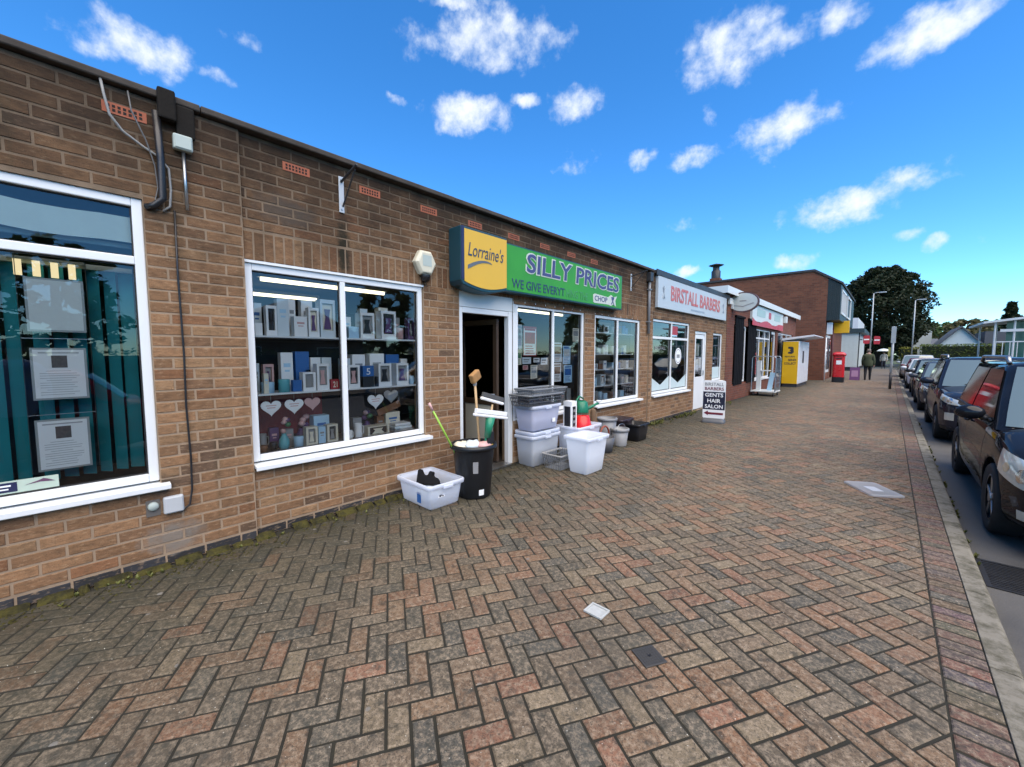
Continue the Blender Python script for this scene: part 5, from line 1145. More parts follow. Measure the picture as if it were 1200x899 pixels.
# parcel locker
lk_ = thing('parcel_locker', 'yellow and white parcel locker with overhanging white roof', 'locker', (.43, 24.9, 0)); M_ly = pm('locker_yellow', (.72, .42, .008), .4, var=.05); M_lw = pm('locker_white', (.66, .68, .70), .35)
lx0, lx1, ly0, ly1 = .10, .75, 23.4, 26.6
MB().box(lx0+.03, lx1-.03, ly0+.03, ly1-.03, 0, .16).build('plinth', M_dark_metal, lk_)
MB().box(lx0, lx1, ly0, ly1, .16, 2.22).build('body', M_lw, lk_, bevel=.01)
MB().box(lx0+.005, lx1-.02, ly0-.012, ly0-.001, .17, 2.20).build('end_panel', M_ly, lk_)
MB().prism([(lx0-.05, 2.24), (lx1+.55, 2.42), (lx1+.6, 2.46), (lx1+.55, 2.50), (lx0-.05, 2.36)], 'Y', ly0-.06, ly1+.06).build('roof', M_lw, lk_, bevel=.01)
for r in range(9):
    for c in range(6):
        if c == 2 and 3 < r < 7: continue
        y = ly0+.06+c*.52; z = .22+r*.215; MB().box(lx1+.0, lx1+.008, y+.01, y+.505, z+.005, z+.208).build('locker_door', M_lw, lk_)
MB().box(lx1, lx1+.012, ly0+1.12, ly0+1.55, 1.15, 1.75).build('screen', M_black, lk_)
emb = [(lx0+.22, 1.62), (lx0+.22, 1.70), (lx0+.34, 1.72), (lx0+.28, 1.78), (lx0+.34, 1.84), (lx0+.22, 1.86), (lx0+.22, 1.95), (lx0+.38, 1.96), (lx0+.44, 1.90), (lx0+.45, 1.68), (lx0+.38, 1.61)]
MB().prism(emb, 'Y', ly0-.016, ly0-.0125).build('emblem', M_ink, lk_)
for tx, z, hh, xx, ww in (('RETURN', 1.44, .07, .10, .40), ('SEND', 1.26, .11, .24, .32), ('COLLECT', 1.09, .11, .08, .48)): lettering(tx, 'lettering', M_ink, lk_, (lx0+xx, ly0-.0125, z), ww, hh, '-Y', bold=.03, depth=.003)
# two storey building
tw = thing('brick_building', 'two storey red brick building with black clad bay and white upper window', 'building', (-2, 34, 0)); YB = 30.7
g_ = [(-10, 0), (1.02, 0), (1.02, 6.20), (.35, 6.62), (-10, 6.62)]
MB().prism(g_, 'Y', YB, 42).build('wall', M_redY, tw)
MB().prism([(-10.1, 6.62), (.33, 6.62), (1.72, 5.70), (1.74, 5.80), (.36, 6.74), (-10.1, 6.74)], 'Y', YB-.08, 42).build('roof', pm('dark_slate', (.035, .036, .04), .7), tw)
M_bclad = pm('black_green_cladding', (.012, .018, .017), .5)
for k in range(7): MB().box(1.022+k*.09, 1.022+k*.09+.086, YB+.02-.012*(k % 2), YB+.1, 3.62, 6.10-k*.068).build('cladding_board', M_bclad, tw)
MB().prism([(1.021, 3.62), (1.65, 3.62), (1.65, 5.70), (1.021, 6.12)], 'Y', YB+.1, 41.9).build('bay', M_bclad, tw)
bw = MB().box(1.652, 1.70, 31.3, 31.38, 4.0, 5.45).box(1.652, 1.70, 34.2, 34.28, 4.0, 5.45).box(1.652, 1.70, 31.38, 34.2, 4.0, 4.1).box(1.652, 1.70, 31.38, 34.2, 5.35, 5.45)
for k in range(1, 4): bw.box(1.652, 1.698, 31.38+k*.705-.04, 31.38+k*.705+.04, 4.1, 5.35)
bw = bw.build('window', M_upvc, tw); MB().quad((1.66, 31.38, 4.1), (1.66, 34.2, 4.1), (1.66, 34.2, 5.35), (1.66, 31.38, 5.35)).build('pane', M_glass_dark, bw)
MB().box(1.652, 1.72, 35.2, 35.3, 4.0, 5.45).box(1.652, 1.72, 38, 38.1, 4.0, 5.45).box(1.652, 1.72, 35.3, 38, 4.0, 4.1).box(1.652, 1.72, 35.3, 38, 5.35, 5.45).build('window', M_upvc, tw)
MB().box(1.021, 1.05, YB+.35, 33.2, .45, 2.75).build('window_surround', M_upvc, tw)
for k in range(3): MB().quad((1.053, YB+.48+k*.78, .62), (1.053, YB+1.16+k*.78, .62), (1.053, YB+1.16+k*.78, 2.6), (1.053, YB+.48+k*.78, 2.6)).build('pane', M_glass_dark, tw)
MB().tube([(1.14, YB+2.8, .1), (1.14, YB+2.8, 3.6)], .055, 8).build('drainpipe', pm('maroon_pipe', (.10, .018, .02), .5), tw, True)
MB().tube([(1.08, YB+.08, 0), (1.08, YB+.08, 2.6)], .03, 8).build('white_pipe', M_upvc, tw, True)
ch_ = [(.34, 6.7), (.34, 7.2), (.30, 7.25), (.30, 7.55), (.26, 7.6), (.26, 7.85)]
MB().box(-5.7, -5.05, YB+.1, YB+.7, 6.7, 6.95).build('chimney', M_redY, tw)
MB().lathe([(.3, 0), (.3, .55), (.22, .65), (.22, .9), (.38, .92), (.5, .98), (0, 1.12)], (-5.38, YB+.4, 6.9), 14).build('flue', M_dark_metal, tw, True)
ys = thing('yellow_sign', 'yellow projecting sign on the two storey building above the post box', 'sign', (1.5, 32.4, 2.8)); MB().box(1.10, 1.95, 33.6, 33.75, 2.95, 3.72).build('board', M_ly, ys, bevel=.02)
tag(MB().box(1.055, 1.09, 31.0, 33.4, 2.85, 3.5).build('yellow_fascia', M_ly), 'yellow fascia strip above the white window of the brick building', 'sign')
tag(MB().box(1.055, 1.30, 30.95, 31.4, 2.8, 3.5).build('wall_sign', gm('pale')), 'pale box sign on the corner of the brick building', 'sign')
# post box
pb_ = thing('post_box', 'red pillar post box with black foot on the pavement', 'post box', (1.84, 29.3, 0)); M_pr = pm('post_box_red', (.50, .008, .012), .3, coat=.4)
mb, vs, fs, n_ = loft([(rrect(-.27, .27, -.25, .25, .08), 0), (rrect(-.27, .27, -.25, .25, .08), .30)]); mb.add(vs, fs).build('foot', M_black, pb_, True, local=True)
mb, vs, fs, n_ = loft([(rrect(-.26, .26, -.24, .24, .09), .30), (rrect(-.26, .26, -.24, .24, .09), 1.50)]); mb.add(vs, fs).build('body', M_pr, pb_, True, local=True)
mb, vs, fs, n_ = loft([(rrect(-.30, .30, -.28, .28, .10), 1.50), (rrect(-.31, .31, -.29, .29, .10), 1.58), (rrect(-.27, .27, -.25, .25, .10), 1.66), (rrect(-.15, .15, -.13, .13, .08), 1.72)]); mb.add(vs, fs + [tuple(3*n_+k for k in range(n_)), tuple(range(n_))[::-1]]).build('cap', M_pr, pb_, True, local=True)
MB().box(-.10, .14, -.25, -.243, 1.02, 1.24).build('notice_plate', M_paper, pb_, local=True); MB().box(-.14, .14, -.25, -.242, 1.32, 1.37).build('slot', M_black, pb_, local=True)
pa = thing('pavement_sign', 'small purple pavement sign behind the post box', 'pavement sign', (2.4, 32.6, 0)); M_pp = pm('purple_board', (.12, .035, .12), .5)
MB().add([(-.3, -.25, 0), (.3, -.25, 0), (.3, -.02, .95), (-.3, -.02, .95), (-.3, -.22, 0), (.3, -.22, 0), (.3, .0, .95), (-.3, .0, .95)], [(0,1,2,3), (7,6,5,4), (0,3,7,4), (1,5,6,2), (3,2,6,7)]).build('front_board', M_pp, pa, local=True)
MB().add([(-.3, .25, 0), (.3, .25, 0), (.3, .02, .95), (-.3, .02, .95), (-.3, .22, 0), (.3, .22, 0), (.3, .0, .95), (-.3, .0, .95)], [(3,2,1,0), (4,5,6,7), (4,7,3,0), (2,6,5,1)]).build('rear_board', M_pp, pa, local=True)
pa.scale = (.78, .78, .82)
MB().add([(-.2, -.20, .25), (.2, -.20, .25), (.2, -.09, .72), (-.2, -.09, .72)], [(0,1,2,3)]).build('poster', pm('dull_pink_print', (.30, .16, .26), .6), pa, local=True)
# white clad unit further along, and red signs
wh = thing('white_shop_unit', 'white panelled shop unit standing beyond the post box', 'building', (.5, 50, 0))
MB().box(-8, 1.7, 50, 62, .35, 3.6).build('wall', pm('white_panels', (.52, .56, .53), .6), wh)
for k in range(8): MB().box(-.9+k*.32, -.9+k*.32+.305, 49.97, 49.99, .4, 3.4).build('panel', pm('white_panels', (.52, .56, .53), .6), wh)
MB().box(-8, 2.1, 49.8, 62, 3.6, 4.0).build('fascia', pm('dark_teal_trim', (.03, .05, .055), .5), wh); MB().box(-8, 1.6, 50, 62, 4.0, 5.0).build('parapet', M_lw, wh)
MB().box(-8, 1.6, 50.1, 62, 0, .35).build('plinth', M_dark_metal, wh); MB().box(1.702, 1.78, 50.1, 50.35, .1, 3.6).build('corner_post', M_dark_metal, wh)
for k, (x, y, z) in enumerate(((2.2, 52, 3.0), (2.9, 55, 3.0))):
    t_ = thing('red_sign', ('red projecting sign nearest the white shop unit', 'red projecting sign further along behind the walking man')[k], 'sign', (x, y, z-.5)); MB().prism(rrect(x-.24, x+.24, z-.40, z+.40, .1), 'Y', y, y+.12).build('board', pm('store_red', (.45, .03, .045), .45), t_); MB().box(x-.7, x-.30, y+.04, y+.08, z-.04, z+.04).build('arm', M_dark_metal, t_); MB().box(x-.2, x+.2, y-.005, y-.001, z-.05, z+.07).build('print', gm('white'), t_)
# posts and lamps
sp_ = thing('sign_post', 'pale grey post with a narrow sign plate at the kerb', 'sign post', (4.0, 25.2, 0)); MB().tube([(4.0, 25.2, 0), (4.0, 25.2, 2.85)], .045, 10).build('post', pm('galvanised_post', (.36, .38, .38), .55, .2), sp_, True); MB().tube([(4.0, 25.2, .0), (4.0, 25.2, .75)], .05, 10).build('sleeve', M_dark_metal, sp_, True)
MB().box(3.93, 4.09, 25.13, 25.15, 2.1, 2.84).build('plate', pm('grey_plate_back', (.34, .36, .36), .5), sp_); MB().box(3.86, 4.04, 25.245, 25.26, 1.5, 1.9).build('yellow_plate', pm('dull_yellow_plate', (.45, .40, .10), .5), sp_)
def lamp(x, y, h, label, arm):
    t_ = thing('street_lamp', label, 'street lamp', (x, y, 0), 0, 'street lamps along the road'); M_lp = pm('lamp_column', (.38, .40, .41), .5, .3)
    MB().tube([(x, y, 0), (x, y, 1.2)], .09, 10).build('base', M_lp, t_, True); MB().tube([(x, y, 1.2), (x, y, h)], [.06, .045], 10).build('column', M_lp, t_, True)
    MB().tube([(x, y, h), (x+arm*.5, y, h+.08), (x+arm, y, h+.08)], .035, 8).build('arm', M_lp, t_, True); MB().prism(rrect(x+arm-.05 if arm > 0 else x+arm-.5, x+arm+.5 if arm > 0 else x+arm+.05, y-.13, y+.13, .05), 'Z', h+.02, h+.12).build('lantern', M_lp, t_)
lamp(2.43, 55, 7.7, 'street lamp with short arm in front of the dark tree, left of the pair', .45); lamp(5.6, 60, 7.2, 'street lamp at the right edge of the dark tree, behind the parked cars', .3)
# ------------------------------------------------------------------ vegetation
def leaf_mat(name, a, b_, sc_=.6):
    t = MT(name); v = t.pos(); c = t.mix(a, b_, t.noise(v, sc_, 5, .7)); p = t.bsdf(c, .65, spec=.3)
    tl = t.n('ShaderNodeBsdfTranslucent'); t.l(c, tl.inputs[0]); mx_ = t.n('ShaderNodeMixShader'); mx_.inputs[0].default_value = .25; t.l(p.outputs[0], mx_.inputs[1]); t.l(tl.outputs[0], mx_.inputs[2]); t.l(mx_.outputs[0], t.o.inputs[0]); return t.m
M_bark = pm('bark', (.05, .038, .028), .95, var=.4, scale=4, bump=.8, bscale=12)
def leaves(mb, c, r, n, s, rr, flat=.75, drop=0):
    for _ in range(n):
        d = Vector((rr.gauss(0, 1), rr.gauss(0, 1), rr.gauss(0, 1))).normalized()*r*rr.random()**.4
        p = Vector(c) + Vector((d.x, d.y, d.z*flat)); a = Vector((rr.uniform(-1, 1), rr.uniform(-1, 1), rr.uniform(-.6, .6)-drop)).normalized()*s*rr.uniform(.6, 1.3)
        b_ = a.cross(Vector((rr.uniform(-1, 1), rr.uniform(-1, 1), rr.uniform(-1, 1)))).normalized()*s*rr.uniform(.3, .55)
        mb.add([p-a-b_*.3, p+b_-a*.1, p+a, p-b_+a*.1], [(0,1,2,3)])
def tree(name, label, base, h, rx, crown0, m_leaf, n_cl, per, s, seed, shape='round', group=None, droop=0):
    rr = random.Random(seed); t_ = thing(name, label, 'tree', base, 0, group); x, y, z = base; tr_ = h*.035
    tk = MB().tube([(x, y, z), (x+.1, y, z+h*.3), (x-.1, y, z+h*.62), (x, y, z+h*.9)], [tr_*1.3, tr_, tr_*.6, tr_*.12], 9)
    cr = MB(); H = h*(1-crown0)
    for i in range(n_cl):
        f = (i+.5)/n_cl; f = f**.85; zz = z + h*crown0 + H*f*.96
        rad = {'round': math.sin(pi*min(.97, f*.86+.12))**.55, 'cone': (1-f)**.8*1.0+.04, 'wide': math.sin(pi*min(.95, f*.7+.28))**.6}[shape]*rx
        a = i*2.399 + rr.uniform(-.4, .4); k = rr.uniform(.35, 1)**.6; px, py = x + rad*k*cos(a), y + rad*k*sin(a)
        if i % 3 == 0: tk.tube([(x, y, max(z+h*.15, zz-rad*.35)), ((x+px)/2, (y+py)/2, zz-rad*.1), (px, py, zz)], [tr_*.3, tr_*.2, .03], 5, False)
        leaves(cr, (px, py, zz), max(.3, rad*.25)*rr.uniform(.8, 1.3), per, s, rr, .7, droop)
    tk.build('trunk', M_bark, t_, True); cr.build('crown', m_leaf, t_); return t_
M_lf1 = leaf_mat('dark_evergreen', (.007, .014, .006), (.03, .042, .016)); M_lf2 = leaf_mat('mid_green_leaf', (.05, .095, .03), (.13, .18, .06), .25); M_lf3 = leaf_mat('conifer_leaf', (.012, .022, .010), (.035, .045, .018)); M_lf4 = leaf_mat('russet_leaf', (.08, .085, .035), (.16, .13, .06))
tree('yew_tree', 'huge dark spreading evergreen at the end of the street', (2.75, 76, -.1), 14.0, 4.9, .14, M_lf1, 230, 120, .25, 5, 'round', droop=.3)
rt = random.Random(9)
for k, (x, y, h, rx, m, lab) in enumerate(((7.0, 150, 9, 6, M_lf2, 'green tree on the skyline just right of the huge dark tree'), (12.6, 155, 10.2, 6, M_lf2, 'pale green rounded tree on the skyline, left of the russet one'), (17.5, 150, 10.5, 5.5, M_lf4, 'russet brown tree on the skyline behind the white gable'), (22.2, 160, 10.6, 5, M_lf2, 'green tree on the skyline behind the pavilion roof'))):
    tree('broadleaf_tree', lab, (x, y, -.1), h, rx, .05, m, 70, 60, .55, 30+k, 'wide', 'trees on the skyline')
tree('conifer_tree', 'pointed dark conifer rising behind the pavilion roof', (19.9, 118, -.1), 11.6, 2.6, .1, M_lf3, 70, 50, .4, 41, 'cone', 'trees on the skyline'); tree('conifer_tree', 'second dark conifer cut by the right edge behind the pavilion', (22.8, 118, -.1), 10.4, 2.2, .1, M_lf3, 60, 50, .4, 42, 'cone', 'trees on the skyline')
tree('roof_tree', 'dark tree top showing over the barber shop roof', (-9.5, 30.4, -.1), 6.4, 1.6, .3, M_lf3, 30, 40, .25, 43, 'round')
wd = MB(); rr = random.Random(14)
for k in range(120):
    x, y = rr.uniform(-30, 70), rr.uniform(165, 190); leaves(wd, (x, y, rr.uniform(2, 9)), rr.uniform(2, 3.6), 70, .7, rr)
o = wd.build('distant_wood', M_lf2); tag(o, 'distant wooded skyline beyond the houses', None, kind='stuff')
def hedge(label, x0, x1, y0, y1, h, m, seed):
    t_ = thing('hedge', label, 'hedge', ((x0+x1)/2, (y0+y1)/2, -.1)); rr = random.Random(seed); mb = MB().box(x0+.12, x1-.12, y0+.12, y1-.12, -.1, h-.15); mb.build('core', M_lf3, t_)
    lf = MB(); n = int(max(x1-x0, y1-y0)*h*75*(1 if x1-x0 > y1-y0 else .4) + min(60, (x1-x0)*(y1-y0))*60)
    for _ in range(n):
        f = rr.random()
        if f < .6: p = Vector((rr.uniform(x0, x1), y0+rr.uniform(-.06, .12), rr.uniform(-.1, h))) if x1-x0 > y1-y0 else Vector((x0+rr.uniform(-.06, .12), rr.uniform(y0, y1), rr.uniform(-.1, h)))
        elif f < .9: p = Vector((rr.uniform(x0, x1), rr.uniform(y0, y1), h+rr.uniform(-.14, .08)))
        else: p = Vector((x0 if rr.random() < .5 else x1, rr.uniform(y0, y1), rr.uniform(-.1, h)))
        leaves(lf, p, .05, 1, .10, rr)
    lf.build('foliage', m, t_)
M_lfh = leaf_mat('hedge_leaf', (.045, .08, .014), (.13, .17, .03)); M_lfy = leaf_mat('golden_hedge_leaf', (.10, .12, .015), (.24, .22, .03))
hedge('long clipped green hedge behind the parked cars', 6.3, 16.0, 61, 62.4, 2.55, M_lfh, 1); hedge('short golden hedge at the left end of the green hedge', 4.7, 6.2, 62, 63.4, 2.3, M_lfy, 2)
# pavilion with a curved canopy
pv = thing('pavilion', 'glazed pavilion with curved white canopy roof and slim posts', 'building', (11.5, 50, 0)); M_pw = pm('pavilion_white', (.60, .63, .63), .4)
ra = [(9.1 + 7.0*k/12, 3.95 + .62*sin(pi*.5*k/12)) for k in range(13)]
MB().prism(ra + [(a, b_+.16) for a, b_ in ra[::-1]], 'Y', 48, 56).build('roof', M_pw, pv)
for k in range(7):
    for y in (48.3, 55.6): MB().tube([(9.75+k*.95, y, -.1), (9.75+k*.95, y, 4.0+.55*sin(pi*.5*(k*.95+.6)/7))], .06, 8).build('post', M_pw, pv)
for k in range(16): MB().box(9.8+k*.36, 9.84+k*.36, 48.25, 48.29, 1.3, 2.5).build('baluster', M_pw, pv)
MB().box(9.75, 15.5, 48.24, 48.30, 2.5, 2.58).build('handrail', M_pw, pv); MB().box(9.75, 15.5, 48.24, 48.30, 1.22, 1.3).build('bottom_rail', M_pw, pv)
MB().box(10.6, 15.6, 50.5, 50.6, 0, 4.2).build('glazing', pm('green_glazing', (.05, .16, .13), .15), pv); MB().box(10.0, 11.3, 48.2, 48.26, 3.3, 3.5).build('sign_bar', M_pw, pv); MB().box(9.5, 16, 48, 56, -.1, .4).build('deck', pm('pavilion_deck', (.20, .20, .19), .8), pv)
def house(name, label, x0, x1, y0, y1, eave, ridge, along, wallm, roofm, wins=()):
    t_ = thing(name, label, 'house', ((x0+x1)/2, (y0+y1)/2, -.1))
    if along == 'Y':
        xm = (x0+x1)/2; MB().prism([(x0, -.1), (x1, -.1), (x1, eave), (xm, ridge), (x0, eave)], 'Y', y0, y1).build('wall', wallm, t_)
        sl = (ridge-eave)/(xm-x0); MB().prism([(x0-.35, eave-.35*sl+.02), (xm, ridge+.02), (x1+.35, eave-.35*sl+.02), (x1+.35, eave-.35*sl+.2), (xm, ridge+.22), (x0-.35, eave-.35*sl+.2)], 'Y', y0-.3, y1+.3).build('roof', roofm, t_)
    else:
        ym = (y0+y1)/2; MB().prism([(y0, -.1), (y1, -.1), (y1, eave), (ym, ridge), (y0, eave)], 'X', x0, x1).build('wall', wallm, t_)
        sl = (ridge-eave)/(ym-y0); MB().prism([(y0-.35, eave-.35*sl+.02), (ym, ridge+.02), (y1+.35, eave-.35*sl+.02), (y1+.35, eave-.35*sl+.2), (ym, ridge+.22), (y0-.35, eave-.35*sl+.2)], 'X', x0-.3, x1+.3).build('roof', roofm, t_)
    for (fx, a, b_, c, d) in wins:
        f = MB().box(fx-.06, fx-.002, a, b_, c, d).build('window', M_upvc, t_); MB().box(fx-.07, fx-.0605, a+.08, b_-.08, c+.08, d-.08).build('pane', pm('dark_pane', (.02, .025, .03), .1), f)
    return t_
M_rend = pm('pale_render', (.52, .57, .55), .85, var=.08, scale=1); M_slate = pm('grey_roof_tiles', (.085, .09, .10), .8, var=.25, scale=3)
house('bungalow', 'pale rendered bungalow gable with grey roof beyond the hedge', 7.9, 12.1, 72, 84, 2.3, 4.75, 'Y', M_rend, M_slate)
MB().box(12.1, 17.5, 74, 82, -.1, 4.3).build('annex', M_slate, bpy.data.objects['bungalow'])
house('bungalow', 'low grey roofed house between the white block and the bungalow gable', 6.6, 9.2, 92, 100, 2.6, 3.9, 'X', M_rend, M_slate)
tag(MB().box(5.9, 8.2, 84, 90, -.1, 5.0).build('white_block', M_rend), 'plain white gable wall seen right of the huge dark tree', 'building')
# far side of the road, seen in the shop windows
M_bk2 = brickwork_mat('house_brick', (.24, .10, .06), (.18, .08, .05), (.2, .17, .14), 'X')
house('house', 'white rendered house across the road, mirrored in the office window', 24, 31, -12, -5, 2.7, 5.4, 'Y', M_rend, M_slate, [(24, -11, -9.2, .9, 2.1), (24, -8, -6.2, .9, 2.1)])
house('house', 'brick bungalow across the road, mirrored in the display window', 26, 34, 5, 15, 2.7, 5.2, 'X', M_bk2, M_slate, [(26, 6, 8, .9, 2.1), (26, 11.5, 13.5, .9, 2.1)])
house('house', 'white bungalow across the road, mirrored in the far display window', 26, 34, 24, 33, 2.7, 5.2, 'X', M_rend, M_slate, [(26, 25, 27, .9, 2.1), (26, 29, 31, .9, 2.1)])
hedge('clipped hedge across the road, mirrored low in the shop windows', 15.2, 15.9, -16, 54, 1.7, M_lfh, 3)
for k, (x, y, h) in enumerate(((30, 19, 8.5), (34, 38, 9.5), (27, 48, 8), (33, -1, 9))): tree('broadleaf_tree', ('rounded tree between the bungalows across the road', 'tall tree behind the white bungalow across the road', 'tree at the far end of the hedge across the road', 'tree beside the white house across the road')[k], (x, y, -.1), h, 3.2, .12, M_lf2, 40, 45, .4, 60+k, 'round', 'trees across the road')
# ------------------------------------------------------------------ parked cars
from mathutils.bvhtree import BVHTree
def lerp(a, b, f): return a + (b-a)*f
def interp(pts, x):
    if x <= pts[0][0]: return pts[0][1]
    for (a, va), (b, vb) in zip(pts, pts[1:]):
        if x <= b: return lerp(va, vb, (x-a)/(b-a))
    return pts[-1][1]
def baked(o):
    dg = bpy.context.evaluated_depsgraph_get(); dg.update(); return bpy.data.meshes.new_from_object(o.evaluated_get(dg))
t = MT('car_window'); M_cg = t.m; t.bsdf((.13, .17, .165), .04, spec=.8, coat=.6)  # pale sky reflection partly put into the base colour of the screens
t = MT('car_side_window'); M_cs = t.m; t.bsdf((.02, .022, .022), .04, spec=.5)
M_tyre = pm('tyre_rubber', (.014, .014, .014), .85, bump=.3); M_rimm = pm('alloy_rim', (.30, .31, .32), .35, .9); M_trim = pm('black_trim', (.012, .012, .013), .55)
t = MT('headlight_lens'); M_lens = t.m; v = t.obj(); t.bsdf(t.mix((.50, .53, .47), (.72, .75, .68), t.noise(v, 9, 3)), .12, .25, spec=.9, coat=1.0)
M_refl = pm('lamp_reflector', (.60, .62, .60), .15, .9); M_amber = pm('amber_lamp', (.55, .40, .22), .2, coat=.8); M_tail = pm('tail_lamp', (.35, .01, .015), .2, coat=.8)
def paint(name, c, metal=.3):
    if name in _cache: return _cache[name]
    t = MT(name); v = t.pos(); k = t.mix(c, tuple(x*1.6+.004 for x in c), t.ramp(t.noise(v, 3, 4), [(.45, 0), (.8, .5)])); t.bsdf(k, .5, 0, coat=.58, spec=.0); _cache[name] = t.m; return t.m
def make_car(label, xc, yf, P):
    L, W, H = P['L'], P['W'], P['H']; hw = W/2; yb0, yr0, yr1, yb1 = P['cab']; zb, zc, zn = P['belt'], P['cowl'], P['nose']; pt = P['paint']; R = P.get('R', .325)
    t_ = thing('parked_car', label, 'car', (xc, yf, -.1), 0, 'cars parked along the kerb')
    top = [(0, zn-.22), (.05, zn-.08), (.16, zn), (.45, lerp(zn, zc, .5)), (yb0, zc), (yb0+.5, zb), (L*.6, zb+.01), (yb1, zb+.02), (L-.14, zb-.02), (L-.03, zb-.16), (L, zb-.4)]
    wid = [(0, .66), (.05, .76), (.16, .88), (.45, .965), (.9, .99), (1.5, 1), (L-1.2, 1), (L-.5, .97), (L-.14, .90), (L-.03, .82), (L, .72)]
    bot = [(0, .34), (.05, .26), (.16, .22), (.5, .19), (L-.5, .2), (L-.14, .26), (L, .36)]
    ys = sorted({round(p[0], 3) for p in top + wid + bot} | {.3, L-.3}); vs = []; n = 0
    for y in ys:
        zt, w_, z0 = interp(top, y), interp(wid, y)*hw, interp(bot, y); dz = zt-z0
        half = [(0, z0), (.86*w_, z0), (.965*w_, z0+.05), (.99*w_, z0+.22*dz), (w_, z0+.50*dz), (.992*w_, z0+.70*dz), (.965*w_, zt-.085*min(1, dz*1.6)), (.90*w_, zt-.018), (.55*w_, zt+.018), (0, zt+.03)]
        ring = half + [(-x, z) for x, z in half[-2:0:-1]]; n = len(ring); vs += [(x, y, z) for x, z in ring]
    fs = [(i*n+k, (i+1)*n+k, (i+1)*n+(k+1) % n, i*n+(k+1) % n) for i in range(len(ys)-1) for k in range(n)] + [tuple(range(n)), tuple((len(ys)-1)*n+k for k in range(n))[::-1]]
    b0 = MB().add(vs, fs).build('tmp', pt, smooth=True); md = b0.modifiers.new('s', 'SUBSURF'); md.levels = md.render_levels = 2
    cut = MB()
    for yw in P['wheels']:
        for s in (-1, 1): cut.lathe([(R+.055, 0), (R+.055, .34)], (s*(hw+.05) - (.34 if s > 0 else 0), yw, R), 36, 'X', True)
    cu = cut.build('cut', pt, weld=True); bo = b0.modifiers.new('b', 'BOOLEAN'); bo.operation = 'DIFFERENCE'; bo.object = cu; bo.solver = 'EXACT'
    me = baked(b0); me.name = 'body'
    for o_ in (b0, cu): bpy.data.objects.remove(o_)
    bd_ = bpy.data.objects.new('body', me); col.objects.link(bd_); attach(bd_, t_, True); me.materials.clear(); me.materials.append(pt)
    bvh = BVHTree.FromPolygons([v_.co[:] for v_ in me.vertices], [p.vertices[:] for p in me.polygons])
    def patch(us, zf, d, off, name, mat, parent=t_, nz=5, c=(0, L/2)):
        """panel lying on the body: columns us (horizontal offset square to direction d), zf(u)->(z0,z1)"""
        d = Vector(d).normalized(); rt_ = Vector((0, 0, 1)).cross(d).normalized(); m_ = MB(); g = []; 
        for u in us:
            z0, z1 = zf(u); cl_ = []
            for j in range(nz+1):
                o_ = Vector((c[0], c[1], 0)) - d*6 + rt_*u + Vector((0, 0, lerp(z0, z1, j/nz))); h_ = bvh.ray_cast(o_, d)
                cl_.append(h_[0] + h_[1]*(off if h_[1].dot(d) < 0 else -off) if h_[0] else None)
            g.append(cl_)
        for i in range(len(us)-1):
            for j in range(nz):
                q = [g[i][j], g[i+1][j], g[i+1][j+1], g[i][j+1]]
                if all(q): m_.add(q, [(0,1,2,3)])
        if m_.f: return m_.build(name, mat, parent, True, weld=True, local=True)
    def seq(a, b_, n_): return [lerp(a, b_, i/n_) for i in range(n_+1)]
    # cabin shell
    wb, wr = hw*.955, hw*P.get('tumble', .76); bow = .16
    def ring(t_2, inset_=0, dz=0):
        y0, y1 = lerp(yb0, yr0, t_2)+inset_, lerp(yb1, yr1, t_2)-inset_; w_ = lerp(wb, wr, t_2**1.15)-inset_; z = lerp(zb-.06, H-.06, t_2**.96)+dz
        out = []
        for x, y in rrect(-w_, w_, y0, y1, .11, 5):
            k = (x/w_)**2; f = 1-(y-y0)/(y1-y0); y += bow*k*f**3 - bow*.8*k*(1-f)**3; out.append((x, y, z))
        return out
    tl = [0, .15, .3, .45, .6, .75, .88, 1.0]; rs = [ring(q) for q in tl] + [ring(1, .05, .028), ring(1, .16, .045), ring(1, .42, .058)]
    n = len(rs[0]); cv = [p for r_ in rs for p in r_]; cf = [(i*n+k, i*n+(k+1) % n, (i+1)*n+(k+1) % n, (i+1)*n+k) for i in range(len(rs)-1) for k in range(n)] + [tuple((len(rs)-1)*n+k for k in range(n))]
    MB().add(cv, cf).build('cabin', pt, t_, True, local=True)
    # front / rear screens and side windows, laid 6 mm proud of the shell
    def front_pt(s, t_2, rear=False):
        y0, y1 = lerp(yb0, yr0, t_2), lerp(yb1, yr1, t_2); w_ = lerp(wb, wr, t_2**1.15); z = lerp(zb-.06, H-.06, t_2**.96); x = s*(w_-.065); k = (x/w_)**2
        return (x, (y1 - bow*.8*k + .008) if rear else (y0 + bow*k - .008), z+.003)
    for rear, nm, ta, tb_ in ((False, 'windscreen', .06, .985), (True, 'rear_screen', .22, .95)):
        m_ = MB(); ss = seq(-1, 1, 8); ts = seq(ta, tb_, 5)
        for i in range(8):
            for j in range(5): q = [front_pt(ss[i], ts[j], rear), front_pt(ss[i+1], ts[j], rear), front_pt(ss[i+1], ts[j+1], rear), front_pt(ss[i], ts[j+1], rear)]; m_.add(q if not rear else q[::-1], [(0,1,2,3)])
        m_.build(nm, M_cg, t_, True, weld=True, local=True)
    ym = lerp(yr0, yr1, .42)
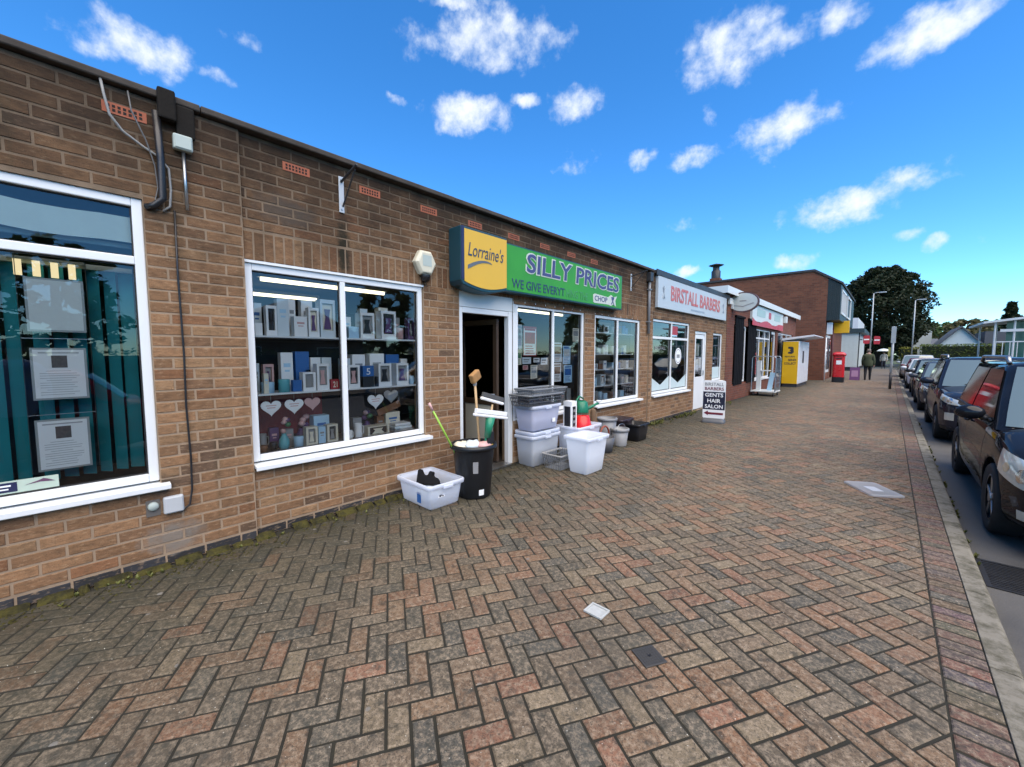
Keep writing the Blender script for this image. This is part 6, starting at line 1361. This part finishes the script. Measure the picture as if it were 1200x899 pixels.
    for s in (-1, 1):
        for nm, fa, fb in (('front_window', lambda y0, y1: y0+.20, lambda y0, y1: ym-.03), ('rear_window', lambda y0, y1: ym+.05, lambda y0, y1: y1-.34)):
            m_ = MB(); ts = seq(.12, .93, 5)
            for j in range(5):
                q = []
                for t_2, f_ in ((ts[j], fa), (ts[j], fb), (ts[j+1], fb), (ts[j+1], fa)):
                    y0, y1 = lerp(yb0, yr0, t_2), lerp(yb1, yr1, t_2); w_ = lerp(wb, wr, t_2**1.15); q.append((s*(w_+.006), f_(y0, y1), lerp(zb-.06, H-.06, t_2**.96)))
                m_.add(q if s > 0 else q[::-1], [(0,1,2,3)])
            m_.build(nm, M_cs, t_, True, weld=True, local=True)
        m_ = MB(); a = lerp(yb0, yr0, .12)+.25; m_.obox((s*(wb+.004), (a+yb1-.3)/2, zb+.012), .014, yb1-.3-a, .02); m_.build('belt_trim', P.get('belt_trim', M_trim), t_, local=True)
        # mirror
        mx_, my_, mz_ = s*(hw+.10), yb0+.44, zb+.075
        MB().blob((mx_, my_, mz_), .115, .075, .075, 12).build('mirror', P.get('mirror', pt), t_, True, local=True)
        MB().tube([(s*(hw-.06), my_+.03, zb+.0), (s*(hw+.03), my_+.02, zb+.04)], .025, 6).build('mirror_arm', M_trim, t_, True, local=True)
        MB().tube([(s*(hw*.985), ym-.16, zb-.13), (s*(hw+.012), ym-.13, zb-.13), (s*(hw+.012), ym+.01, zb-.13), (s*(hw*.985), ym+.04, zb-.13)], .012, 6).build('door_handle', P.get('handle', pt), t_, True, local=True)
        # lamps
        za, zz = P['lamp']; 
        d = (-s*.62, .78, 0); u0, u1 = P['lamp_u']
        rng = seq(-u0*s, -u1*s, 8); fc = (s*hw*.82, .25)
        def zf(u, u0=u0, u1=u1):
            f = (abs(u)-u0)/(u1-u0) if u1 != u0 else 0; f = max(0, min(1, (-u*s-u0)/(u1-u0))); return (lerp(za, za+.10, f) + .02*sin(pi*f)*-1, lerp(zz-.10, zz+.03, f**.7))
        hl = patch(rng, zf, d, .007, 'headlight', M_lens, c=fc)
        if hl:
            c0 = -lerp(u0, u1, .42)*s; patch(seq(c0-.055, c0+.055, 4), lambda u: ((za+zz)/2-math.sqrt(max(0, .055**2-(u-c0)**2))-.01, (za+zz)/2+math.sqrt(max(0, .055**2-(u-c0)**2))-.01), d, .0095, 'bulb', M_refl, hl, 3, fc)
            c1 = -lerp(u0, u1, .75)*s; patch(seq(c1-.04, c1+.04, 4), lambda u: ((za+zz)/2-math.sqrt(max(0, .04**2-(u-c1)**2))+.02, (za+zz)/2+math.sqrt(max(0, .04**2-(u-c1)**2))+.02), d, .0095, 'indicator', M_amber, hl, 3, fc)
        patch(seq(-.16, .16, 5), lambda u: (zb-.42, zb-.12), (-s*.6, -.8, 0), .006, 'tail_light', M_tail, c=(s*hw*.85, L-.2))
        patch(seq(-P['fog'][0]*s, -P['fog'][1]*s, 4), lambda u: P['fog'][2:], d, .006, 'fog_lamp', P.get('fogm', M_lens), c=fc)
        if P.get('rails'): MB().tube([(s*(wr-.03), yr0+.28, H-.03), (s*(wr-.03), yr0+.36, H+.035), (s*(wr-.03), yr1-.30, H+.035), (s*(wr-.03), yr1-.2, H-.03)], .022, 8).build('roof_rail', M_rimm, t_, True, local=True)
        if P.get('cladding'): patch(seq(-L*.5+.1, L*.5-.1, 40), lambda u: (.21, .34), (-s, 0, 0), .008, 'cladding', M_trim, nz=2)
        # wheels
        for yw in P['wheels']:
            xw = s*(hw-.115); wh_ = MB().lathe([(R-.13, -.085), (R-.03, -.105), (R-.004, -.085), (R, -.04), (R, .04), (R-.004, .085), (R-.03, .105), (R-.13, .085)], (xw, yw, R), 36, 'X').build('wheel', M_tyre, t_, True, local=True)
            MB().lathe([(0, s*.035), (R-.12, s*.035), (R-.11, s*.09), (R-.128, s*.09)], (xw, yw, R), 28, 'X').build('rim', pm('dark_rim_well', (.03, .03, .032), .5), wh_, True, local=True)
            m_ = MB()
            for k in range(5): a = 2*pi*k/5+.3; m_.obox((xw+s*.075, yw+(R-.12)/2*cos(a), R+(R-.12)/2*sin(a)), .02, R-.11, .045, rx=a)
            m_.lathe([(0, s*.095), (.05, s*.095), (.055, s*.06)], (xw, yw, R), 14, 'X'); m_.build('spokes', M_rimm, wh_, local=True, bevel=.006)
    for s in (-1, 1):
        for yy in (P['wheels'][0]+.50, ym+.02, P['wheels'][1]-.42):
            u_ = (yy - L/2)*-s; patch([u_-.005, u_+.005], lambda u: (.34, zb-.07), (-s, 0, 0), .0015, 'door_seam', M_gasket, nz=10)
        a_ = front_pt(-s*.1, .07); e_ = front_pt(s*.62, .12); MB().tube([Vector(a_)+Vector((0, -.03, .0)), Vector(e_)+Vector((0, -.02, .01))], .009, 6).build('wiper', M_trim, t_, local=True)
    patch(seq(-.42, .42, 8), lambda u: P['grille'], (0, 1, 0), .006, 'grille', M_trim); patch(seq(-.55, .55, 8), lambda u: (.30, .42), (0, 1, 0), .006, 'lower_intake', M_trim)
    patch(seq(-.26, .26, 4), lambda u: (.46, .565), (0, 1, 0), .012, 'number_plate', M_paper, nz=2)
    if P.get('chrome'): patch(seq(-.44, .44, 8), lambda u: (P['grille'][1]-.01, P['grille'][1]+.015), (0, 1, 0), .010, 'chrome_strip', M_rimm, nz=1)
    return t_
M_pblk = paint('gloss_black_paint', (.010, .011, .014)); M_pgry = paint('dark_grey_paint', (.045, .052, .065), .6); M_pslv = paint('silver_paint', (.32, .36, .40), .6); M_pwht = paint('white_car_paint', (.55, .57, .58), .1); M_pred = paint('maroon_paint', (.09, .014, .02), .4); M_pnvy = paint('blue_black_paint', (.016, .02, .032), .5)
MPV = dict(L=4.25, W=1.76, H=1.63, cab=(.82, 1.62, 3.85, 4.12), belt=1.02, cowl=1.0, nose=.80, wheels=(.82, 3.52), paint=M_pblk, lamp=(.56, .82), lamp_u=(-.20, .30), fog=(-.12, .02, .32, .40), grille=(.56, .68), rails=True, tumble=.78, R=.33)
SUV = dict(L=4.40, W=1.82, H=1.64, cab=(1.08, 1.86, 3.95, 4.30), belt=1.06, cowl=1.04, nose=.92, wheels=(.86, 3.50), paint=M_pnvy, lamp=(.74, .90), lamp_u=(-.26, .24), fog=(-.16, .02, .46, .60), grille=(.58, .80), rails=True, cladding=True, tumble=.78, R=.345, chrome=True)
HAT = dict(L=4.15, W=1.75, H=1.47, cab=(1.02, 1.85, 3.45, 4.0), belt=.95, cowl=.93, nose=.78, wheels=(.82, 3.38), paint=M_pblk, lamp=(.60, .76), lamp_u=(-.24, .24), fog=(-.14, -.02, .32, .40), grille=(.52, .66), tumble=.76, R=.31)
make_car('black people carrier nearest the camera, cut by the right edge', 5.55, 5.08, MPV)
make_car('dark blue black SUV with roof rails, second in the row of parked cars', 5.55, 10.95, SUV)
make_car('dark grey hatchback, third in the row of parked cars', 5.48, 16.6, dict(HAT, paint=M_pgry))
make_car('black hatchback, fourth in the row of parked cars', 5.50, 21.9, dict(HAT, H=1.5))
make_car('white hatchback, fifth in the row of parked cars', 5.45, 27.2, dict(HAT, paint=M_pwht))
make_car('maroon hatchback, sixth in the row of parked cars', 5.5, 32.4, dict(HAT, paint=M_pred))
make_car('silver tall car, last in the row of parked cars', 5.4, 38.2, dict(SUV, paint=M_pslv, rails=False))
make_car('red hatchback parked beside the camera, mirrored in the office window', 5.5, -3.4, dict(HAT, paint=paint('bright_red_paint', (.30, .012, .015), .1)))

# ------------------------------------------------------------------ people
def person(label, loc, rz, h, top_c, leg_c, hair_c, stride=.16, bulk=1.0, skin_c=(.42, .25, .18)):
    t_ = thing('person', label, 'person', loc, rz); s = h/1.75
    V_ = [((0, 0, .95), .15), ((0, .01, 1.12), .155), ((0, .015, 1.32), .165), ((0, .01, 1.45), .12), ((0, 0, 1.53), .055), ((0, -.005, 1.60), .075), ((0, -.01, 1.68), .088), ((0, -.005, 1.75), .055)]
    E_ = [(i, i+1) for i in range(7)]; reg = {}
    for sd in (-1, 1):
        o = len(V_); ph = stride*sd
        V_ += [((sd*.09, ph*.15, .86), .105), ((sd*.10, ph*.55-.03, .50), .075), ((sd*.10, ph, .12), .055), ((sd*.10, ph, .05), .05), ((sd*.105, ph-.12, .035), .04), ((sd*.11, ph-.18, .03), .03)]
        E_ += [(0, o), (o, o+1), (o+1, o+2), (o+2, o+3), (o+3, o+4), (o+4, o+5)]
        a = len(V_); sw_ = -sd*stride*.6
        V_ += [((sd*.19, .01, 1.42), .075), ((sd*.25, .03, 1.15), .06), ((sd*.26, sw_-.03, .93), .045), ((sd*.255, sw_-.06, .84), .038), ((sd*.25, sw_-.08, .77), .028)]
        E_ += [(3, a), (a, a+1), (a+1, a+2), (a+2, a+3), (a+3, a+4)]
        for k in range(4):
            f = len(V_); V_ += [((sd*.25+(k-1.5)*.004, sw_-.05-.018*k, .79), .011), ((sd*.245, sw_-.055-.02*k, .74), .009), ((sd*.235, sw_-.06-.02*k, .705 - .006*(k in (1, 2))), .008)]; E_ += [(a+4, f), (f, f+1), (f+1, f+2)]
        f = len(V_); V_ += [((sd*.235, sw_-.11, .80), .011), ((sd*.225, sw_-.125, .76), .009)]; E_ += [(a+3, f), (f, f+1)]
    me = bpy.data.meshes.new('tmp'); me.from_pydata([Vector(p)*s for p, r in V_], E_, []); o = bpy.data.objects.new('tmp', me); col.objects.link(o)
    md = o.modifiers.new('skin', 'SKIN'); md.use_smooth_shade = True
    for k, (p, r) in enumerate(V_):
        q = r*s*(bulk if p[2] > .8 and abs(p[0]) < .3 and r > .05 and p[2] < 1.5 else 1); me.skin_vertices[0].data[k].radius = (q*(1.12 if k < 4 else 1), q*(.8 if k < 4 else 1)); me.skin_vertices[0].data[k].use_root = (k == 0)
    sb = o.modifiers.new('sub', 'SUBSURF'); sb.levels = sb.render_levels = 1; b_ = baked(o); bpy.data.objects.remove(o)
    b_.materials.clear()
    for m_ in (pm('skin_%.2f' % skin_c[0], skin_c, .6), top_c, leg_c, pm('dark_shoes', (.02, .018, .016), .6)): b_.materials.append(m_)
    for p in b_.polygons:
        z = p.center.z/s; x = abs(p.center.x)/s
        p.material_index = 3 if z < .09 else (0 if (z > 1.515 or (x > .2 and z < .87)) else (2 if z < .90 and x < .215 else 1)); p.use_smooth = True
    b_.name = 'body'; bo = bpy.data.objects.new('body', b_); col.objects.link(bo); attach(bo, t_, True)
    MB().blob((0, .012*s, 1.715*s), .098*s, .112*s, .088*s, 14, .05, 3).build('hair', hair_c, t_, True, local=True)
    hm = MB().lathe([(.17*s*bulk, .80*s), (.185*s*bulk, .84*s), (.20*s*bulk, 1.0*s), (.19*s*bulk, 1.15*s)], (0, .01*s, 0), 20); hm.build('coat_hem', top_c, t_, True, local=True)
    for sd in (-1, 1): MB().blob((sd*.088*s, -.0, 1.645*s), .014*s, .02*s, .032*s, 8).build('ear', pm('skin_%.2f' % skin_c[0], skin_c, .6), t_, True, local=True)
    return t_
person('person in an olive green jacket and black trousers walking away past the post box', (2.98, 33.0, 0), pi, 1.86, pm('olive_jacket', (.045, .055, .025), .85, var=.3, scale=8), pm('black_trousers', (.012, .012, .014), .85), pm('grey_hair', (.16, .13, .11), .8), .10, 1.15)
person('person in a pale top and dark jeans further up the pavement', (3.45, 60, 0), 0, 1.85, pm('pale_top', (.34, .35, .33), .85), pm('dark_jeans', (.02, .025, .04), .85), pm('dark_hair', (.03, .02, .015), .8), .14)
um = thing('umbrella', 'pale umbrella held over the far pedestrian', 'umbrella', (3.45, 59.9, 1.2)); m_ = MB().lathe([(.55, 0), (.48, .12), (.30, .22), (.0, .28)], (3.40, 59.9, 1.92), 16); m_.build('canopy', gm('pale'), um, True); MB().tube([(3.40, 59.9, 1.1), (3.40, 59.9, 2.25)], .012, 6).build('shaft', M_dark_metal, um)
person('person in a pale blue shirt taking the picture, mirrored in the office window', (4.12, -.62, 0), -pi/2, 1.76, pm('blue_shirt', (.30, .40, .60), .85), pm('navy_trousers', (.02, .025, .05), .85), pm('dark_hair', (.03, .02, .015), .8), .04)
